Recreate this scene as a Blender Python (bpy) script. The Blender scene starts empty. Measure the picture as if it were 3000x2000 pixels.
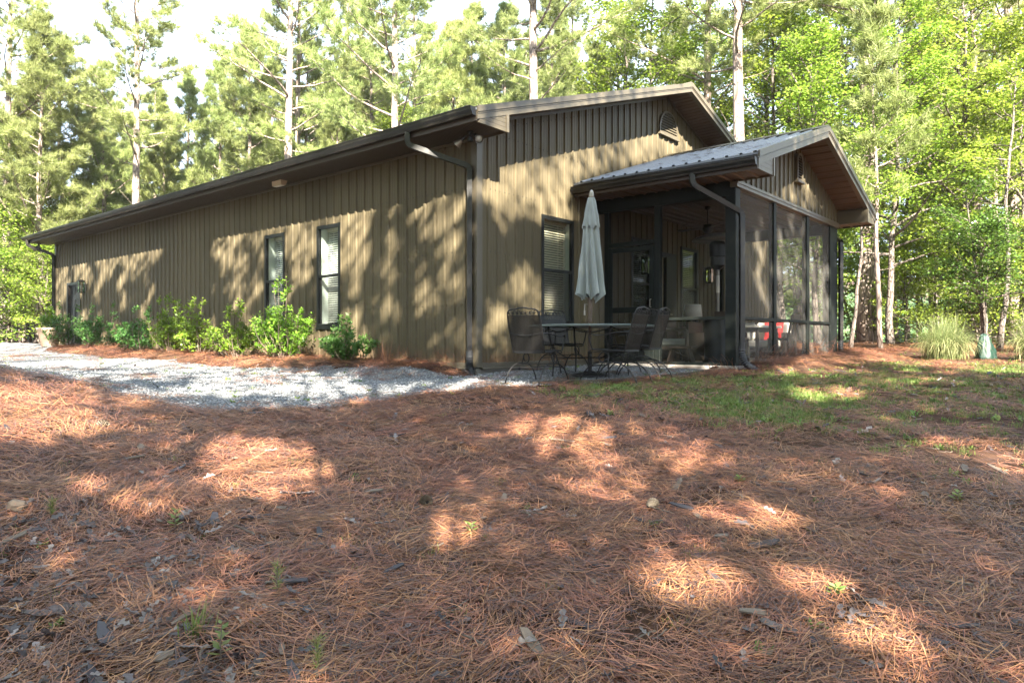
SKY_STRENGTH, SUN_STRENGTH, EXPOSURE = 0.058, 5.0, 3.15
CLOUD = (4.5, 5.3, 6.6)
HAZE = 0.0003
DENOISE = True
import bpy, math, random
import numpy as np
from mathutils import Vector, Matrix, noise as mnoise

random.seed(7)
RNG = np.random.default_rng(11)
scene = bpy.context.scene
COL = scene.collection
R = math.radians

# ------------------------------------------------------------------ frame of reference
FPX, CYP = 2079.77, 998.385            # lens of the photograph, in its own pixels
CAMZ = 0.4153                          # eye height over the slab of the house
HA = 0.8699                            # heading of the gable wall
HX, HY = -0.5459, 11.0178              # near corner of the house
HC, HS = math.cos(HA), math.sin(HA)
def hw(u, v, w=0.0):
    return Vector((HX + u*HC - v*HS, HY + u*HS + v*HC, w))
def to_house(x, y):
    return ((x-HX)*HC + (y-HY)*HS, -(x-HX)*HS + (y-HY)*HC)
SUN_EL = R(36.0)
SUN_H = Vector((0.188, -0.982, 0)).normalized()
SUN = Vector((SUN_H.x*math.cos(SUN_EL), SUN_H.y*math.cos(SUN_EL), math.sin(SUN_EL)))

def sstep(a, b, x):
    t = min(1.0, max(0.0, (x-a)/(b-a)))
    return t*t*(3-2*t)
def nz(x, y, z=0.0):
    return mnoise.noise(Vector((x, y, z)))

# ------------------------------------------------------------------ terrain
def terrain_raw(x, y):
    slope = 0.022 + 0.008*sstep(-2, 8, x)
    z = -0.12
    if y > 10: z += slope*min(y-10, 16)
    k = 9.0 - y
    z -= 0.125*(math.log1p(math.exp(min(40, k*2.0)))/2.0) if k > -8 else 0
    z = max(z, -2.2 - 0.0*y)
    z += 0.98*math.exp(-((x+6.4)/2.7)**2 - ((y-5.9)/1.9)**2)
    z -= 0.055*max(0, y-27)*sstep(0, 10, x) if y < 75 else 0.055*48*sstep(0, 10, x)
    z += 0.10*sstep(55, 160, y)*(y-55)*(1-sstep(60, 20, y)) if y > 55 else 0
    z += 0.035*nz(x*0.45, y*0.45) + 0.014*nz(x*1.7+9, y*1.7)
    return z
def mulch(x, y):
    u, v = to_house(x, y)
    m = 0.0
    if v > -0.2:                                   # straw bed along the long wall
        m += 0.13*sstep(-1.75, -0.9, u)*sstep(0.4, -0.2, u)*sstep(-0.2, 0.6, v)
    if u > 3.0:                                    # straw bed in front of the porch
        m += 0.10*sstep(-4.3, -3.3, v)*sstep(3.1, 4.2, u)*sstep(10.6, 9.4, u)
    return m
def terrain(x, y):
    u, v = to_house(x, y)
    z = terrain_raw(x, y) + mulch(x, y)
    ins = 0.0
    if -0.02 < u < 12.3 and -0.02 < v < 18.7: ins = 1
    if 3.2 < u < 9.0 and -2.85 < v < 0.1: ins = 1
    if ins: z = min(z, -0.3)
    return z

def ray(px, py):                       # photograph pixel -> direction (x, 1, z)
    return Vector(((px-1500)/FPX, 1.0, -(py-CYP)/FPX))
def ground_at(px, py):
    d = ray(px, py); t = 1.2
    while t < 140:
        p = Vector((0, 0, CAMZ)) + d*t
        if p.z < terrain_raw(p.x, p.y) + 0.0: break
        t += 0.04 + t*0.003
    return Vector((0, 0, CAMZ)) + d*t
def at(px, Y, z=None):
    x = (px-1500)/FPX*Y
    return Vector((x, Y, terrain(x, Y) if z is None else z))
def pix(p):
    return (1500 + FPX*p[0]/p[1], CYP - FPX*(p[2]-CAMZ)/p[1])
def on_u(px, py, uval):                # pixel on the plane u = uval -> (u, v, w)
    d = ray(px, py); o = to_house(0, 0); du = d.x*HC + d.y*HS; dv = -d.x*HS + d.y*HC
    t = (uval-o[0])/du
    return (uval, o[1]+dv*t, CAMZ+d.z*t)

# ------------------------------------------------------------------ mesh builder
class MB:
    def __init__(s): s.v = []; s.f = []; s.m = []
    def add(s, vs, fs, m=0):
        b = len(s.v); s.v += [tuple(p) for p in vs]
        for f in fs: s.f.append(tuple(i+b for i in f)); s.m.append(m)
    def box(s, x0, x1, y0, y1, z0, z1, m=0):
        s.add([(x0,y0,z0),(x1,y0,z0),(x1,y1,z0),(x0,y1,z0),(x0,y0,z1),(x1,y0,z1),(x1,y1,z1),(x0,y1,z1)],
              [(0,3,2,1),(4,5,6,7),(0,1,5,4),(1,2,6,5),(2,3,7,6),(3,0,4,7)], m)
    def cbox(s, x0, x1, y0, y1, z0, z1, c=0.006, m=0):      # a box with bevelled edges
        xs, ys, zs = (x0, x1), (y0, y1), (z0, z1)
        c = min(c, (x1-x0)*.45, (y1-y0)*.45, (z1-z0)*.45)
        V = []; idx = {}
        for i in (0, 1):
            for j in (0, 1):
                for k in (0, 1):
                    p = (xs[i], ys[j], zs[k]); sg = (1-2*i, 1-2*j, 1-2*k)
                    for a in range(3):
                        q = [p[n] + (0 if n == a else sg[n]*c) for n in range(3)]
                        idx[(i, j, k, a)] = len(V); V.append(q)
        F = []
        for a in range(3):
            b, d = [n for n in range(3) if n != a]
            for e in (0, 1):
                def key(bb, dd):
                    t = [0]*3; t[a] = e; t[b] = bb; t[d] = dd; return idx[(t[0], t[1], t[2], a)]
                q = [key(0, 0), key(1, 0), key(1, 1), key(0, 1)]
                F.append(q if (e == 1) == (a != 1) else q[::-1])
        for a in range(3):
            b, d = [n for n in range(3) if n != a]
            for bb in (0, 1):
                for dd in (0, 1):
                    def key(e, ax):
                        t = [0]*3; t[a] = e; t[b] = bb; t[d] = dd; return idx[(t[0], t[1], t[2], ax)]
                    F.append([key(0, b), key(1, b), key(1, d), key(0, d)])
        for i in (0, 1):
            for j in (0, 1):
                for k in (0, 1): F.append([idx[(i, j, k, a)] for a in range(3)])
        s.add(V, F, m)
    def bar(s, p0, p1, w, h, m=0, up=(0, 0, 1)):
        p0, p1 = Vector(p0), Vector(p1); d = (p1-p0).normalized(); up = Vector(up)
        if abs(d.dot(up)) > .98: up = Vector((1, 0, 0))
        a = d.cross(up).normalized()*(w/2); b = a.cross(d).normalized()*(h/2)
        s.add([p0-a-b, p0+a-b, p0+a+b, p0-a+b, p1-a-b, p1+a-b, p1+a+b, p1-a+b],
              [(0,1,2,3),(4,7,6,5),(0,4,5,1),(1,5,6,2),(2,6,7,3),(3,7,4,0)], m)
    def tube(s, path, rad, n=8, m=0, cap=True, rot=0.0, flat=1.0):
        P = [Vector(p) for p in path]
        if not hasattr(rad, '__len__'): rad = [rad]*len(P)
        T = []
        for i in range(len(P)):
            t = (P[min(i+1, len(P)-1)]-P[max(i-1, 0)])
            T.append(t.normalized() if t.length > 1e-9 else Vector((0, 0, 1)))
        a = T[0].orthogonal().normalized(); V = []
        if abs(T[0].z) < .9:
            a = T[0].cross(Vector((0, 0, 1))).normalized()
        for i, p in enumerate(P):
            a = (a - T[i]*a.dot(T[i]))
            a = a.normalized() if a.length > 1e-6 else T[i].orthogonal().normalized()
            b = T[i].cross(a)
            for k in range(n):
                th = 2*math.pi*k/n + rot
                V.append(p + a*(math.cos(th)*rad[i]) + b*(math.sin(th)*rad[i]*flat))
        F = []
        for i in range(len(P)-1):
            for k in range(n):
                k2 = (k+1) % n
                F.append((i*n+k, i*n+k2, (i+1)*n+k2, (i+1)*n+k))
        if cap:
            F.append(tuple(range(n-1, -1, -1))); F.append(tuple((len(P)-1)*n+k for k in range(n)))
        s.add(V, F, m)
    def lathe(s, prof, n=24, c=(0, 0, 0), m=0):
        V = []; F = []
        for r, z in prof:
            for k in range(n):
                th = 2*math.pi*k/n; V.append((c[0]+r*math.cos(th), c[1]+r*math.sin(th), c[2]+z))
        for i in range(len(prof)-1):
            for k in range(n):
                k2 = (k+1) % n; F.append((i*n+k, i*n+k2, (i+1)*n+k2, (i+1)*n+k))
        F.append(tuple(range(n-1, -1, -1))); F.append(tuple((len(prof)-1)*n+k for k in range(n)))
        s.add(V, F, m)
    def prism(s, poly, off, m=0):      # polygon of 3D points pushed along off
        n = len(poly); off = Vector(off)
        V = [Vector(p) for p in poly] + [Vector(p)+off for p in poly]
        F = [tuple(range(n-1, -1, -1)), tuple(range(n, 2*n))]
        F += [(i, (i+1) % n, n+(i+1) % n, n+i) for i in range(n)]
        s.add(V, F, m)
    def build(s, name, mats, parent=None, smooth=False, loc=None):
        me = bpy.data.meshes.new(name); me.from_pydata(s.v, [], s.f)
        mats = mats if isinstance(mats, (list, tuple)) else [mats]
        for x in mats: me.materials.append(x)
        if len(mats) > 1: me.polygons.foreach_set('material_index', s.m)
        if smooth: me.polygons.foreach_set('use_smooth', [True]*len(me.polygons))
        me.update()
        o = bpy.data.objects.new(name, me); COL.objects.link(o)
        if parent: o.parent = parent
        if loc is not None: o.location = loc
        return o

def np_mesh(name, V, k, mat, tone=None, smooth=False):
    """V: (n*k, 3) corners of n separate faces of k corners each."""
    V = np.ascontiguousarray(V, dtype=np.float32); n = len(V)//k
    me = bpy.data.meshes.new(name)
    me.vertices.add(len(V)); me.vertices.foreach_set('co', V.ravel())
    me.loops.add(n*k); me.loops.foreach_set('vertex_index', np.arange(n*k, dtype=np.int32))
    me.polygons.add(n); me.polygons.foreach_set('loop_start', np.arange(0, n*k, k, dtype=np.int32))
    me.polygons.foreach_set('loop_total', np.full(n, k, dtype=np.int32))
    if tone is not None:
        at_ = me.attributes.new('tone', 'FLOAT', 'POINT')
        at_.data.foreach_set('value', np.repeat(np.asarray(tone, dtype=np.float32), k))
    me.materials.append(mat); me.update(calc_edges=True)
    return me
def obj(name, me, parent=None, loc=None):
    o = bpy.data.objects.new(name, me); COL.objects.link(o)
    if parent: o.parent = parent
    if loc is not None: o.location = loc
    return o
def tag(o, label=None, cat=None, group=None, kind=None):
    if label: o['label'] = label
    if cat: o['category'] = cat
    if group: o['group'] = group
    if kind: o['kind'] = kind
    return o
def thing(name, label, cat, loc=(0, 0, 0), rz=0.0, group=None):
    o = bpy.data.objects.new(name, None); COL.objects.link(o)
    o.empty_display_size = .1
    o.location = loc; o.rotation_euler = (0, 0, rz)
    return tag(o, label, cat, group)
KIDS = {}
def dup(root, loc, rz=0.0, sc=None, label=None, group=None):
    r = root.copy(); COL.objects.link(r); r.location = loc; r.rotation_euler = (0, 0, rz)
    if sc is not None: r.scale = sc if hasattr(sc, '__len__') else (sc,)*3
    if label: r['label'] = label
    if group: r['group'] = group
    def rec(src, dst):
        for ch in list(src.children):
            c = ch.copy(); COL.objects.link(c); c.parent = dst; rec(ch, c)
    rec(root, r)
    return r

# ------------------------------------------------------------------ materials
def new_mat(name):
    m = bpy.data.materials.new(name); m.use_nodes = True
    nt = m.node_tree; nt.nodes.clear()
    out = nt.nodes.new('ShaderNodeOutputMaterial')
    return m, nt, out
def N(nt, typ, **kw):
    n = nt.nodes.new(typ)
    for k, v in kw.items():
        if k in n.inputs: n.inputs[k].default_value = v
        else: setattr(n, k, v)
    return n
def ramp(nt, stops, src=None):
    n = nt.nodes.new('ShaderNodeValToRGB'); e = n.color_ramp.elements
    while len(e) < len(stops): e.new(.5)
    for i, (p, c) in enumerate(stops): e[i].position = p; e[i].color = (*c, 1) if len(c) == 3 else c
    if src is not None: nt.links.new(src, n.inputs[0])
    return n
def mixc(nt, fac, a, b, mode='MIX'):
    n = nt.nodes.new('ShaderNodeMix'); n.data_type = 'RGBA'; n.blend_type = mode
    L = nt.links
    for sock, val in ((n.inputs[0], fac), (n.inputs[6], a), (n.inputs[7], b)):
        if hasattr(val, 'is_linked'): L.new(val, sock)
        elif hasattr(val, '__len__'): sock.default_value = (*val, 1) if len(val) == 3 else val
        else: sock.default_value = val
    return n.outputs[2]
def paint(name, c1, c2, rough=.45, scale=6.0, stretch=(1, 1, 1), bump=.0, bscale=60, metal=0.0, spec=.5, dirt=None, splash=None, panels=False):
    """painted or bare surface with a two-tone procedural variation"""
    m, nt, out = new_mat(name); L = nt.links
    tc = N(nt, 'ShaderNodeTexCoord'); mp = N(nt, 'ShaderNodeMapping')
    mp.inputs['Scale'].default_value = stretch; L.new(tc.outputs['Object'], mp.inputs[0])
    no = N(nt, 'ShaderNodeTexNoise', Scale=scale, Detail=6.0, Roughness=.6); L.new(mp.outputs[0], no.inputs['Vector'])
    cr = ramp(nt, [(.3, c1), (.7, c2)], no.outputs['Fac'])
    b = N(nt, 'ShaderNodeBsdfPrincipled'); b.inputs['Roughness'].default_value = rough
    b.inputs['Metallic'].default_value = metal; b.inputs['Specular IOR Level'].default_value = spec
    col = cr.outputs[0]
    if dirt:
        n2 = N(nt, 'ShaderNodeTexNoise', Scale=dirt[1], Detail=8.0, Roughness=.7); L.new(tc.outputs['Object'], n2.inputs['Vector'])
        r2 = ramp(nt, [(.52, (0, 0, 0)), (.75, (1, 1, 1))], n2.outputs['Fac'])
        ml = N(nt, 'ShaderNodeMath', operation='MULTIPLY'); L.new(r2.outputs[0], ml.inputs[0]); ml.inputs[1].default_value = dirt[2]
        col = mixc(nt, ml.outputs[0], col, dirt[0])
    if panels:                                            # sheets of three feet, each a touch different
        sp = N(nt, 'ShaderNodeSeparateXYZ'); L.new(tc.outputs['Object'], sp.inputs[0])
        sm = N(nt, 'ShaderNodeMath', operation='ADD'); L.new(sp.outputs['X'], sm.inputs[0]); L.new(sp.outputs['Y'], sm.inputs[1])
        dv = N(nt, 'ShaderNodeMath', operation='DIVIDE'); L.new(sm.outputs[0], dv.inputs[0]); dv.inputs[1].default_value = .9144
        fl = N(nt, 'ShaderNodeMath', operation='FLOOR'); L.new(dv.outputs[0], fl.inputs[0])
        wn = N(nt, 'ShaderNodeTexWhiteNoise'); wn.noise_dimensions = '1D'; L.new(fl.outputs[0], wn.inputs['W'])
        mr_ = N(nt, 'ShaderNodeMapRange'); mr_.inputs['To Min'].default_value = .86; mr_.inputs['To Max'].default_value = 1.10; L.new(wn.outputs['Value'], mr_.inputs['Value'])
        col = mixc(nt, 1.0, col, mr_.outputs[0], 'MULTIPLY')
    if splash:                                            # mud thrown up on the lowest half metre
        sx = N(nt, 'ShaderNodeSeparateXYZ'); L.new(tc.outputs['Object'], sx.inputs[0])
        n3 = N(nt, 'ShaderNodeTexNoise', Scale=5.0, Detail=9.0, Roughness=.75); L.new(tc.outputs['Object'], n3.inputs['Vector'])
        ad = N(nt, 'ShaderNodeMath', operation='MULTIPLY_ADD'); L.new(n3.outputs['Fac'], ad.inputs[0]); ad.inputs[1].default_value = -.9; L.new(sx.outputs['Z'], ad.inputs[2])
        r3 = ramp(nt, [(0, (.75, .75, .75)), (.30, (0, 0, 0))]); mr3 = N(nt, 'ShaderNodeMath', operation='ADD'); mr3.inputs[1].default_value = .45; L.new(ad.outputs[0], mr3.inputs[0]); L.new(mr3.outputs[0], r3.inputs[0])
        col = mixc(nt, r3.outputs[0], col, splash)
    L.new(col, b.inputs['Base Color'])
    rr = N(nt, 'ShaderNodeMapRange'); rr.inputs['To Min'].default_value = max(.02, rough-.1); rr.inputs['To Max'].default_value = rough+.12
    L.new(no.outputs['Fac'], rr.inputs['Value']); L.new(rr.outputs[0], b.inputs['Roughness'])
    if bump:
        nb = N(nt, 'ShaderNodeTexNoise', Scale=bscale, Detail=4.0); L.new(tc.outputs['Object'], nb.inputs['Vector'])
        bp = N(nt, 'ShaderNodeBump', Strength=bump, Distance=.02); L.new(nb.outputs['Fac'], bp.inputs['Height']); L.new(bp.outputs[0], b.inputs['Normal'])
    L.new(b.outputs[0], out.inputs[0])
    return m
def leafmat(name, c1, c2, c3, trans=.45, rough=.5, vary=.25, spec=.3):
    m, nt, out = new_mat(name); L = nt.links
    a = N(nt, 'ShaderNodeAttribute', attribute_name='tone')
    cr = ramp(nt, [(0, c1), (.5, c2), (1, c3)], a.outputs['Fac'])
    oi = N(nt, 'ShaderNodeObjectInfo')
    hsv = N(nt, 'ShaderNodeHueSaturation')
    mr = N(nt, 'ShaderNodeMapRange'); mr.inputs['To Min'].default_value = 1-vary; mr.inputs['To Max'].default_value = 1+vary
    L.new(oi.outputs['Random'], mr.inputs['Value']); L.new(mr.outputs[0], hsv.inputs['Value'])
    m2 = N(nt, 'ShaderNodeMapRange'); m2.inputs['To Min'].default_value = .485; m2.inputs['To Max'].default_value = .512
    mo = N(nt, 'ShaderNodeMath', operation='FRACT'); mm = N(nt, 'ShaderNodeMath', operation='MULTIPLY'); mm.inputs[1].default_value = 7.31
    L.new(oi.outputs['Random'], mm.inputs[0]); L.new(mm.outputs[0], mo.inputs[0]); L.new(mo.outputs[0], m2.inputs['Value']); L.new(m2.outputs[0], hsv.inputs['Hue'])
    L.new(cr.outputs[0], hsv.inputs['Color'])
    b = N(nt, 'ShaderNodeBsdfPrincipled'); b.inputs['Roughness'].default_value = rough; b.inputs['Specular IOR Level'].default_value = spec
    L.new(hsv.outputs[0], b.inputs['Base Color'])
    if trans:
        t = N(nt, 'ShaderNodeBsdfTranslucent'); L.new(hsv.outputs[0], t.inputs['Color'])
        mx = N(nt, 'ShaderNodeMixShader'); mx.inputs[0].default_value = trans
        L.new(b.outputs[0], mx.inputs[1]); L.new(t.outputs[0], mx.inputs[2]); L.new(mx.outputs[0], out.inputs[0])
    else: L.new(b.outputs[0], out.inputs[0])
    return m
def screenmat(name, col, cover):
    m, nt, out = new_mat(name); L = nt.links
    t = N(nt, 'ShaderNodeBsdfTransparent'); d = N(nt, 'ShaderNodeBsdfDiffuse'); d.inputs['Color'].default_value = (*col, 1)
    tr = N(nt, 'ShaderNodeBsdfTranslucent'); tr.inputs['Color'].default_value = (*col, 1)
    m1 = N(nt, 'ShaderNodeMixShader'); m1.inputs[0].default_value = .25; L.new(d.outputs[0], m1.inputs[1]); L.new(tr.outputs[0], m1.inputs[2])
    mx = N(nt, 'ShaderNodeMixShader'); mx.inputs[0].default_value = cover
    L.new(t.outputs[0], mx.inputs[1]); L.new(m1.outputs[0], mx.inputs[2]); L.new(mx.outputs[0], out.inputs[0])
    return m
def glassmat(name, tint=(.85, .9, .88), ior=1.5):
    m, nt, out = new_mat(name); L = nt.links
    t = N(nt, 'ShaderNodeBsdfTransparent'); t.inputs['Color'].default_value = (*tint, 1)
    g = N(nt, 'ShaderNodeBsdfGlossy'); g.inputs['Roughness'].default_value = .015
    fr = N(nt, 'ShaderNodeFresnel'); fr.inputs['IOR'].default_value = ior
    mx = N(nt, 'ShaderNodeMixShader'); L.new(fr.outputs[0], mx.inputs[0])
    L.new(t.outputs[0], mx.inputs[1]); L.new(g.outputs[0], mx.inputs[2]); L.new(mx.outputs[0], out.inputs[0])
    return m
def barkmat(name, c1, c2, c3, sc=9.0):
    m, nt, out = new_mat(name); L = nt.links
    tc = N(nt, 'ShaderNodeTexCoord'); mp = N(nt, 'ShaderNodeMapping'); mp.inputs['Scale'].default_value = (1, 1, .28)
    L.new(tc.outputs['Object'], mp.inputs[0])
    vo = N(nt, 'ShaderNodeTexVoronoi', Scale=sc); vo.feature = 'DISTANCE_TO_EDGE'; L.new(mp.outputs[0], vo.inputs['Vector'])
    no = N(nt, 'ShaderNodeTexNoise', Scale=sc*1.6, Detail=8.0, Roughness=.7); L.new(mp.outputs[0], no.inputs['Vector'])
    cr = ramp(nt, [(.25, c1), (.5, c2), (.75, c3)], no.outputs['Fac'])
    r2 = ramp(nt, [(0, (.35, .35, .35)), (.12, (1, 1, 1))], vo.outputs['Distance'])
    col = mixc(nt, 1.0, cr.outputs[0], r2.outputs[0], 'MULTIPLY')
    b = N(nt, 'ShaderNodeBsdfPrincipled'); b.inputs['Roughness'].default_value = .9; b.inputs['Specular IOR Level'].default_value = .2
    L.new(col, b.inputs['Base Color'])
    bp = N(nt, 'ShaderNodeBump', Strength=.8, Distance=.03); L.new(r2.outputs[0], bp.inputs['Height']); L.new(bp.outputs[0], b.inputs['Normal'])
    L.new(b.outputs[0], out.inputs[0])
    return m

M = {}
M['wall'] = paint('bronze_ribbed_steel', (.098, .079, .046), (.122, .099, .058),   .40, 1.3, (1, 1, .12), .03, 35, spec=.22, dirt=((.07, .055, .036), 3.0, .3), splash=(.17, .095, .055), panels=True)
M['trim'] = paint('bronze_trim_steel', (.092, .077, .052), (.115, .097, .068), .36, 2.0, (1, 1, 1), .02, 40)
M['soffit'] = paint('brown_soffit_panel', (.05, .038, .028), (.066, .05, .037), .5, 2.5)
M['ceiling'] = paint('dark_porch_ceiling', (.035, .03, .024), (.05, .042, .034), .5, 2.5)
M['raksof'] = paint('warm_brown_soffit', (.095, .062, .04), (.125, .083, .054), .45, 2.5)
M['gutter'] = paint('dark_bronze_gutter', (.010, .0095, .009), (.018, .016, .014), .34, 4.0, (1, 1, 1), .02, 20, dirt=((.10, .085, .06), 9.0, .35))
M['roof'] = paint('weathered_roof_steel', (.115, .125, .142), (.155, .165, .18), .32, 1.6, (1, 1, 1), .02, 30, dirt=((.10, .08, .06), 4.0, .22))
M['dark'] = paint('black_aluminium', (.006, .007, .007), (.011, .012, .011), .4, 5.0)
M['post'] = paint('dark_green_bronze_post', (.006, .0085, .0075), (.010, .0125, .0105), .55, 3.0, spec=.18, dirt=((.06, .055, .04), 7.0, .2))
M['white'] = paint('white_trim_paint', (.62, .66, .60), (.70, .73, .68), .45, 3.0)
M['blind'] = paint('cream_blind_slat', (.66, .65, .58), (.74, .73, .66), .5, 3.0)
M['blind_tan'] = paint('tan_blind_slat', (.46, .40, .29), (.54, .47, .35), .5, 3.0)
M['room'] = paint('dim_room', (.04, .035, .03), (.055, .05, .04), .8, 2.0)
M['glass'] = glassmat('window_glass', ior=1.10)
M['glass_porch'] = glassmat('porch_window_glass', (.6, .62, .58), ior=1.6)
M['screen'] = screenmat('insect_screen', (.24, .225, .20), .31)  # front panels: the sunlit veil is put into a paler mesh colour
M['screen_shaded'] = screenmat('shaded_insect_screen', (.010, .011, .010), .44)  # same mesh on the left side, its shade put into a near-black colour
M['slab'] = paint('porch_concrete', (.22, .20, .175), (.30, .275, .24), .8, 2.2, bump=.15, bscale=30, dirt=((.2, .17, .13), 2.0, .4))
M['iron'] = paint('weathered_black_iron', (.011, .0105, .0105), (.021, .020, .019), .46, 14.0, spec=.3, dirt=((.06, .052, .045), 22.0, .3))
M['tabletop'] = paint('grey_green_table_top', (.09, .115, .105), (.14, .165, .15), .35, 9.0)
M['canvas'] = paint('sage_canvas', (.235, .262, .25), (.30, .33, .315), .9, 7.0, (1, 1, .4), .15, 90, dirt=((.2, .2, .17), 4.0, .4))
M['bronzepole'] = paint('brown_bronze_pole', (.07, .045, .03), (.13, .085, .055), .4, 12.0)
M['black_pipe'] = paint('black_plastic_pipe', (.02, .021, .023), (.032, .033, .036), .42, 9.0, dirt=((.12, .1, .08), 6.0, .4))
M['clay'] = paint('pale_terracotta', (.36, .26, .185), (.45, .33, .24), .75, 5.0, bump=.1, bscale=40)
M['tan'] = paint('tan_plastic', (.42, .32, .22), (.48, .37, .26), .5, 5.0)
M['steel'] = paint('brushed_bronze_lamp', (.22, .2, .17), (.3, .28, .24), .3, 9.0, metal=.6)
M['lampglass'] = glassmat('lantern_glass', (.8, .82, .8))
M['cushion'] = paint('sage_cushion', (.30, .33, .29), (.37, .4, .35), .95, 10.0, bump=.1, bscale=60)
M['red'] = paint('red_fabric', (.52, .03, .03), (.6, .045, .04), .9, 8.0)
M['pale'] = paint('pale_fabric', (.6, .57, .5), (.68, .65, .58), .9, 8.0)
M['darkwood'] = paint('dark_stained_wood', (.028, .022, .017), (.05, .038, .028), .45, 12.0, (1, 1, .2))
M['oldwood'] = paint('old_brown_wood', (.05, .038, .028), (.10, .075, .055), .8, 14.0, (1, .3, 1), .2, 50)
M['tarp'] = paint('dark_green_tarp', (.003, .020, .013), (.006, .032, .020), .55, 4.0, bump=.3, bscale=12)
M['bark'] = barkmat('pine_bark', (.145, .105, .085), (.30, .235, .195), (.47, .40, .35), 7.0)
M['bark2'] = barkmat('grey_hardwood_bark', (.08, .064, .054), (.17, .14, .118), (.28, .24, .205), 10.0)
M['twig'] = paint('twig_bark', (.10, .075, .055), (.19, .15, .115), .85, 9.0)
M['needle'] = leafmat('pine_needles', (.135, .18, .052), (.26, .305, .10), (.42, .45, .185), .42, .5, .2)
M['leaf'] = leafmat('hardwood_leaves', (.12, .205, .024), (.235, .335, .042), (.37, .44, .09), .5, .45, .2)
M['holly'] = leafmat('dark_glossy_leaves', (.03, .075, .014), (.065, .135, .022), (.13, .22, .035), .25, .3, .15)
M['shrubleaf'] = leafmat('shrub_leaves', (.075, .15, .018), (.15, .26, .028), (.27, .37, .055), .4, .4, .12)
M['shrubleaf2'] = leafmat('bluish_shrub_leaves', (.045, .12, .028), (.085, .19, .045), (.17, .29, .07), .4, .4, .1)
M['bladeleaf'] = leafmat('ornamental_grass_blades', (.13, .18, .065), (.24, .29, .115), (.42, .40, .20), .4, .5, .1)
M['grass'] = leafmat('lawn_grass_blades', (.085, .15, .03), (.19, .26, .06), (.40, .36, .17), .4, .5, .25)
M['straw'] = leafmat('fallen_pine_straw', (.045, .033, .034), (.20, .082, .042), (.44, .21, .098), .0, .55, .22, .35)
M['litter'] = leafmat('dry_oak_leaves', (.045, .040, .045), (.12, .10, .098), (.34, .30, .275), .1, .6, .3, .3)
# ================================================================== the house
HOUSE = thing('metal_house', 'long dark bronze ribbed metal house with gable roof, tall windows and a screened gable porch', 'house', (HX, HY, 0), HA)
HW_, HL = 12.19, 18.67                  # width of the gable, length of the long wall
SH = 3.57                               # soffit height
OV, RQ = 0.67, 0.64                     # eave and rake overhang
SL = 0.325                              # roof slope
UR = HW_/2
def rtop(u): return 5.96 - SL*abs(u-UR)             # top of the main roof at the rake
def rbot(u): return 5.77 - SL*abs(u-UR)             # lower edge of the rake trim
PU0, PU1, PD = 3.25, 8.94, 2.793        # porch sides and depth
PE, PQ, PH = 0.66, 0.643, 3.04
PS = 0.335
def ptop(u): return 4.488 - PS*abs(u-UR)
def pbot(u): return 4.275 - PS*abs(u-UR)

MOD = 0.2286
RIB = [(0, 0), (.014, .025), (.046, .025), (.062, 0), (.104, 0), (.110, .004), (.122, .004), (.128, 0), (.166, 0), (.172, .004), (.184, .004), (.190, 0)]
def rib_profile(a0, a1, cuts=(), mod=MOD, rib=RIB, shift=0.0):
    pts = []
    k = math.floor((a0-shift)/mod)-1
    while shift+k*mod < a1+mod:
        for a, d in rib: pts.append((shift+k*mod+a*mod/MOD, d))
        k += 1
    xs = np.array([p[0] for p in pts]); ds = np.array([p[1] for p in pts])
    aa = sorted(set([round(float(x), 5) for x in xs if a0 < x < a1] + [round(float(c), 5) for c in cuts if a0 < c < a1] + [a0, a1]))
    return [(a, float(np.interp(a, xs, ds))) for a in aa]
def ribbed(mb, fmap, prof, lo, hi, holes=(), m=0):
    for (a, d), (b, e) in zip(prof, prof[1:]):
        mid = (a+b)/2; spans = [(lo(a), hi(a), lo(b), hi(b))]
        for (h0, h1, w0, w1) in holes:
            if h0-1e-6 < mid < h1+1e-6:
                new = []
                for (la, ha, lb, hb) in spans:
                    if w0 > la+.001: new.append((la, w0, lb, w0))
                    if w1 < ha-.001: new.append((w1, ha, w1, hb))
                spans = new
        for (la, ha, lb, hb) in spans:
            mb.add([fmap(a, d, la), fmap(b, e, lb), fmap(b, e, hb), fmap(a, d, ha)], [(0, 1, 2, 3)], m)
LWm = lambda a, d, w: (-d, a, w)            # long wall, faces -u
GWm = lambda a, d, w: (a, -d, w)            # gable wall, faces -v
PGm = lambda a, d, w: (a, -PD-d, w)         # porch gable
RWm = lambda a, d, w: (HW_+d, a, w)
BWm = lambda a, d, w: (a, HL+d, w)
cst = lambda c: (lambda a: c)

LW_WIN = [(3.47, 4.17, .70, 2.60), (5.33, 6.04, .70, 2.60)]
LW_DOOR = (16.5, 17.56, 0.0, 2.20)
GW_WIN = (1.63, 2.545, .735, 2.58)
PW_WIN = [(4.62, 5.42, .70, 2.53), (6.83, 7.65, .70, 2.55)]
PW_DOOR = (5.68, 6.58, 0.02, 2.36)
def screws(mb, fmap, spans, ws, d0=.0, m=1):
    for w in ws:
        for (a0, a1) in spans:
            k = math.ceil(a0/MOD)
            while k*MOD < a1:
                for da in (.085, .207):
                    a = k*MOD+da
                    if a0 < a < a1:
                        wv = w(a) if callable(w) else w
                        r = .0075
                        P = [fmap(a-r, d0, wv-r), fmap(a+r, d0, wv-r), fmap(a+r, d0, wv+r), fmap(a-r, d0, wv+r)]
                        Q = [fmap(a-r*.6, d0+.007, wv-r*.6), fmap(a+r*.6, d0+.007, wv-r*.6), fmap(a+r*.6, d0+.007, wv+r*.6), fmap(a-r*.6, d0+.007, wv+r*.6)]
                        mb.add(P+Q, [(4, 5, 6, 7), (0, 1, 5, 4), (1, 2, 6, 5), (2, 3, 7, 6), (3, 0, 4, 7)], m)
                k += 1

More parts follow.
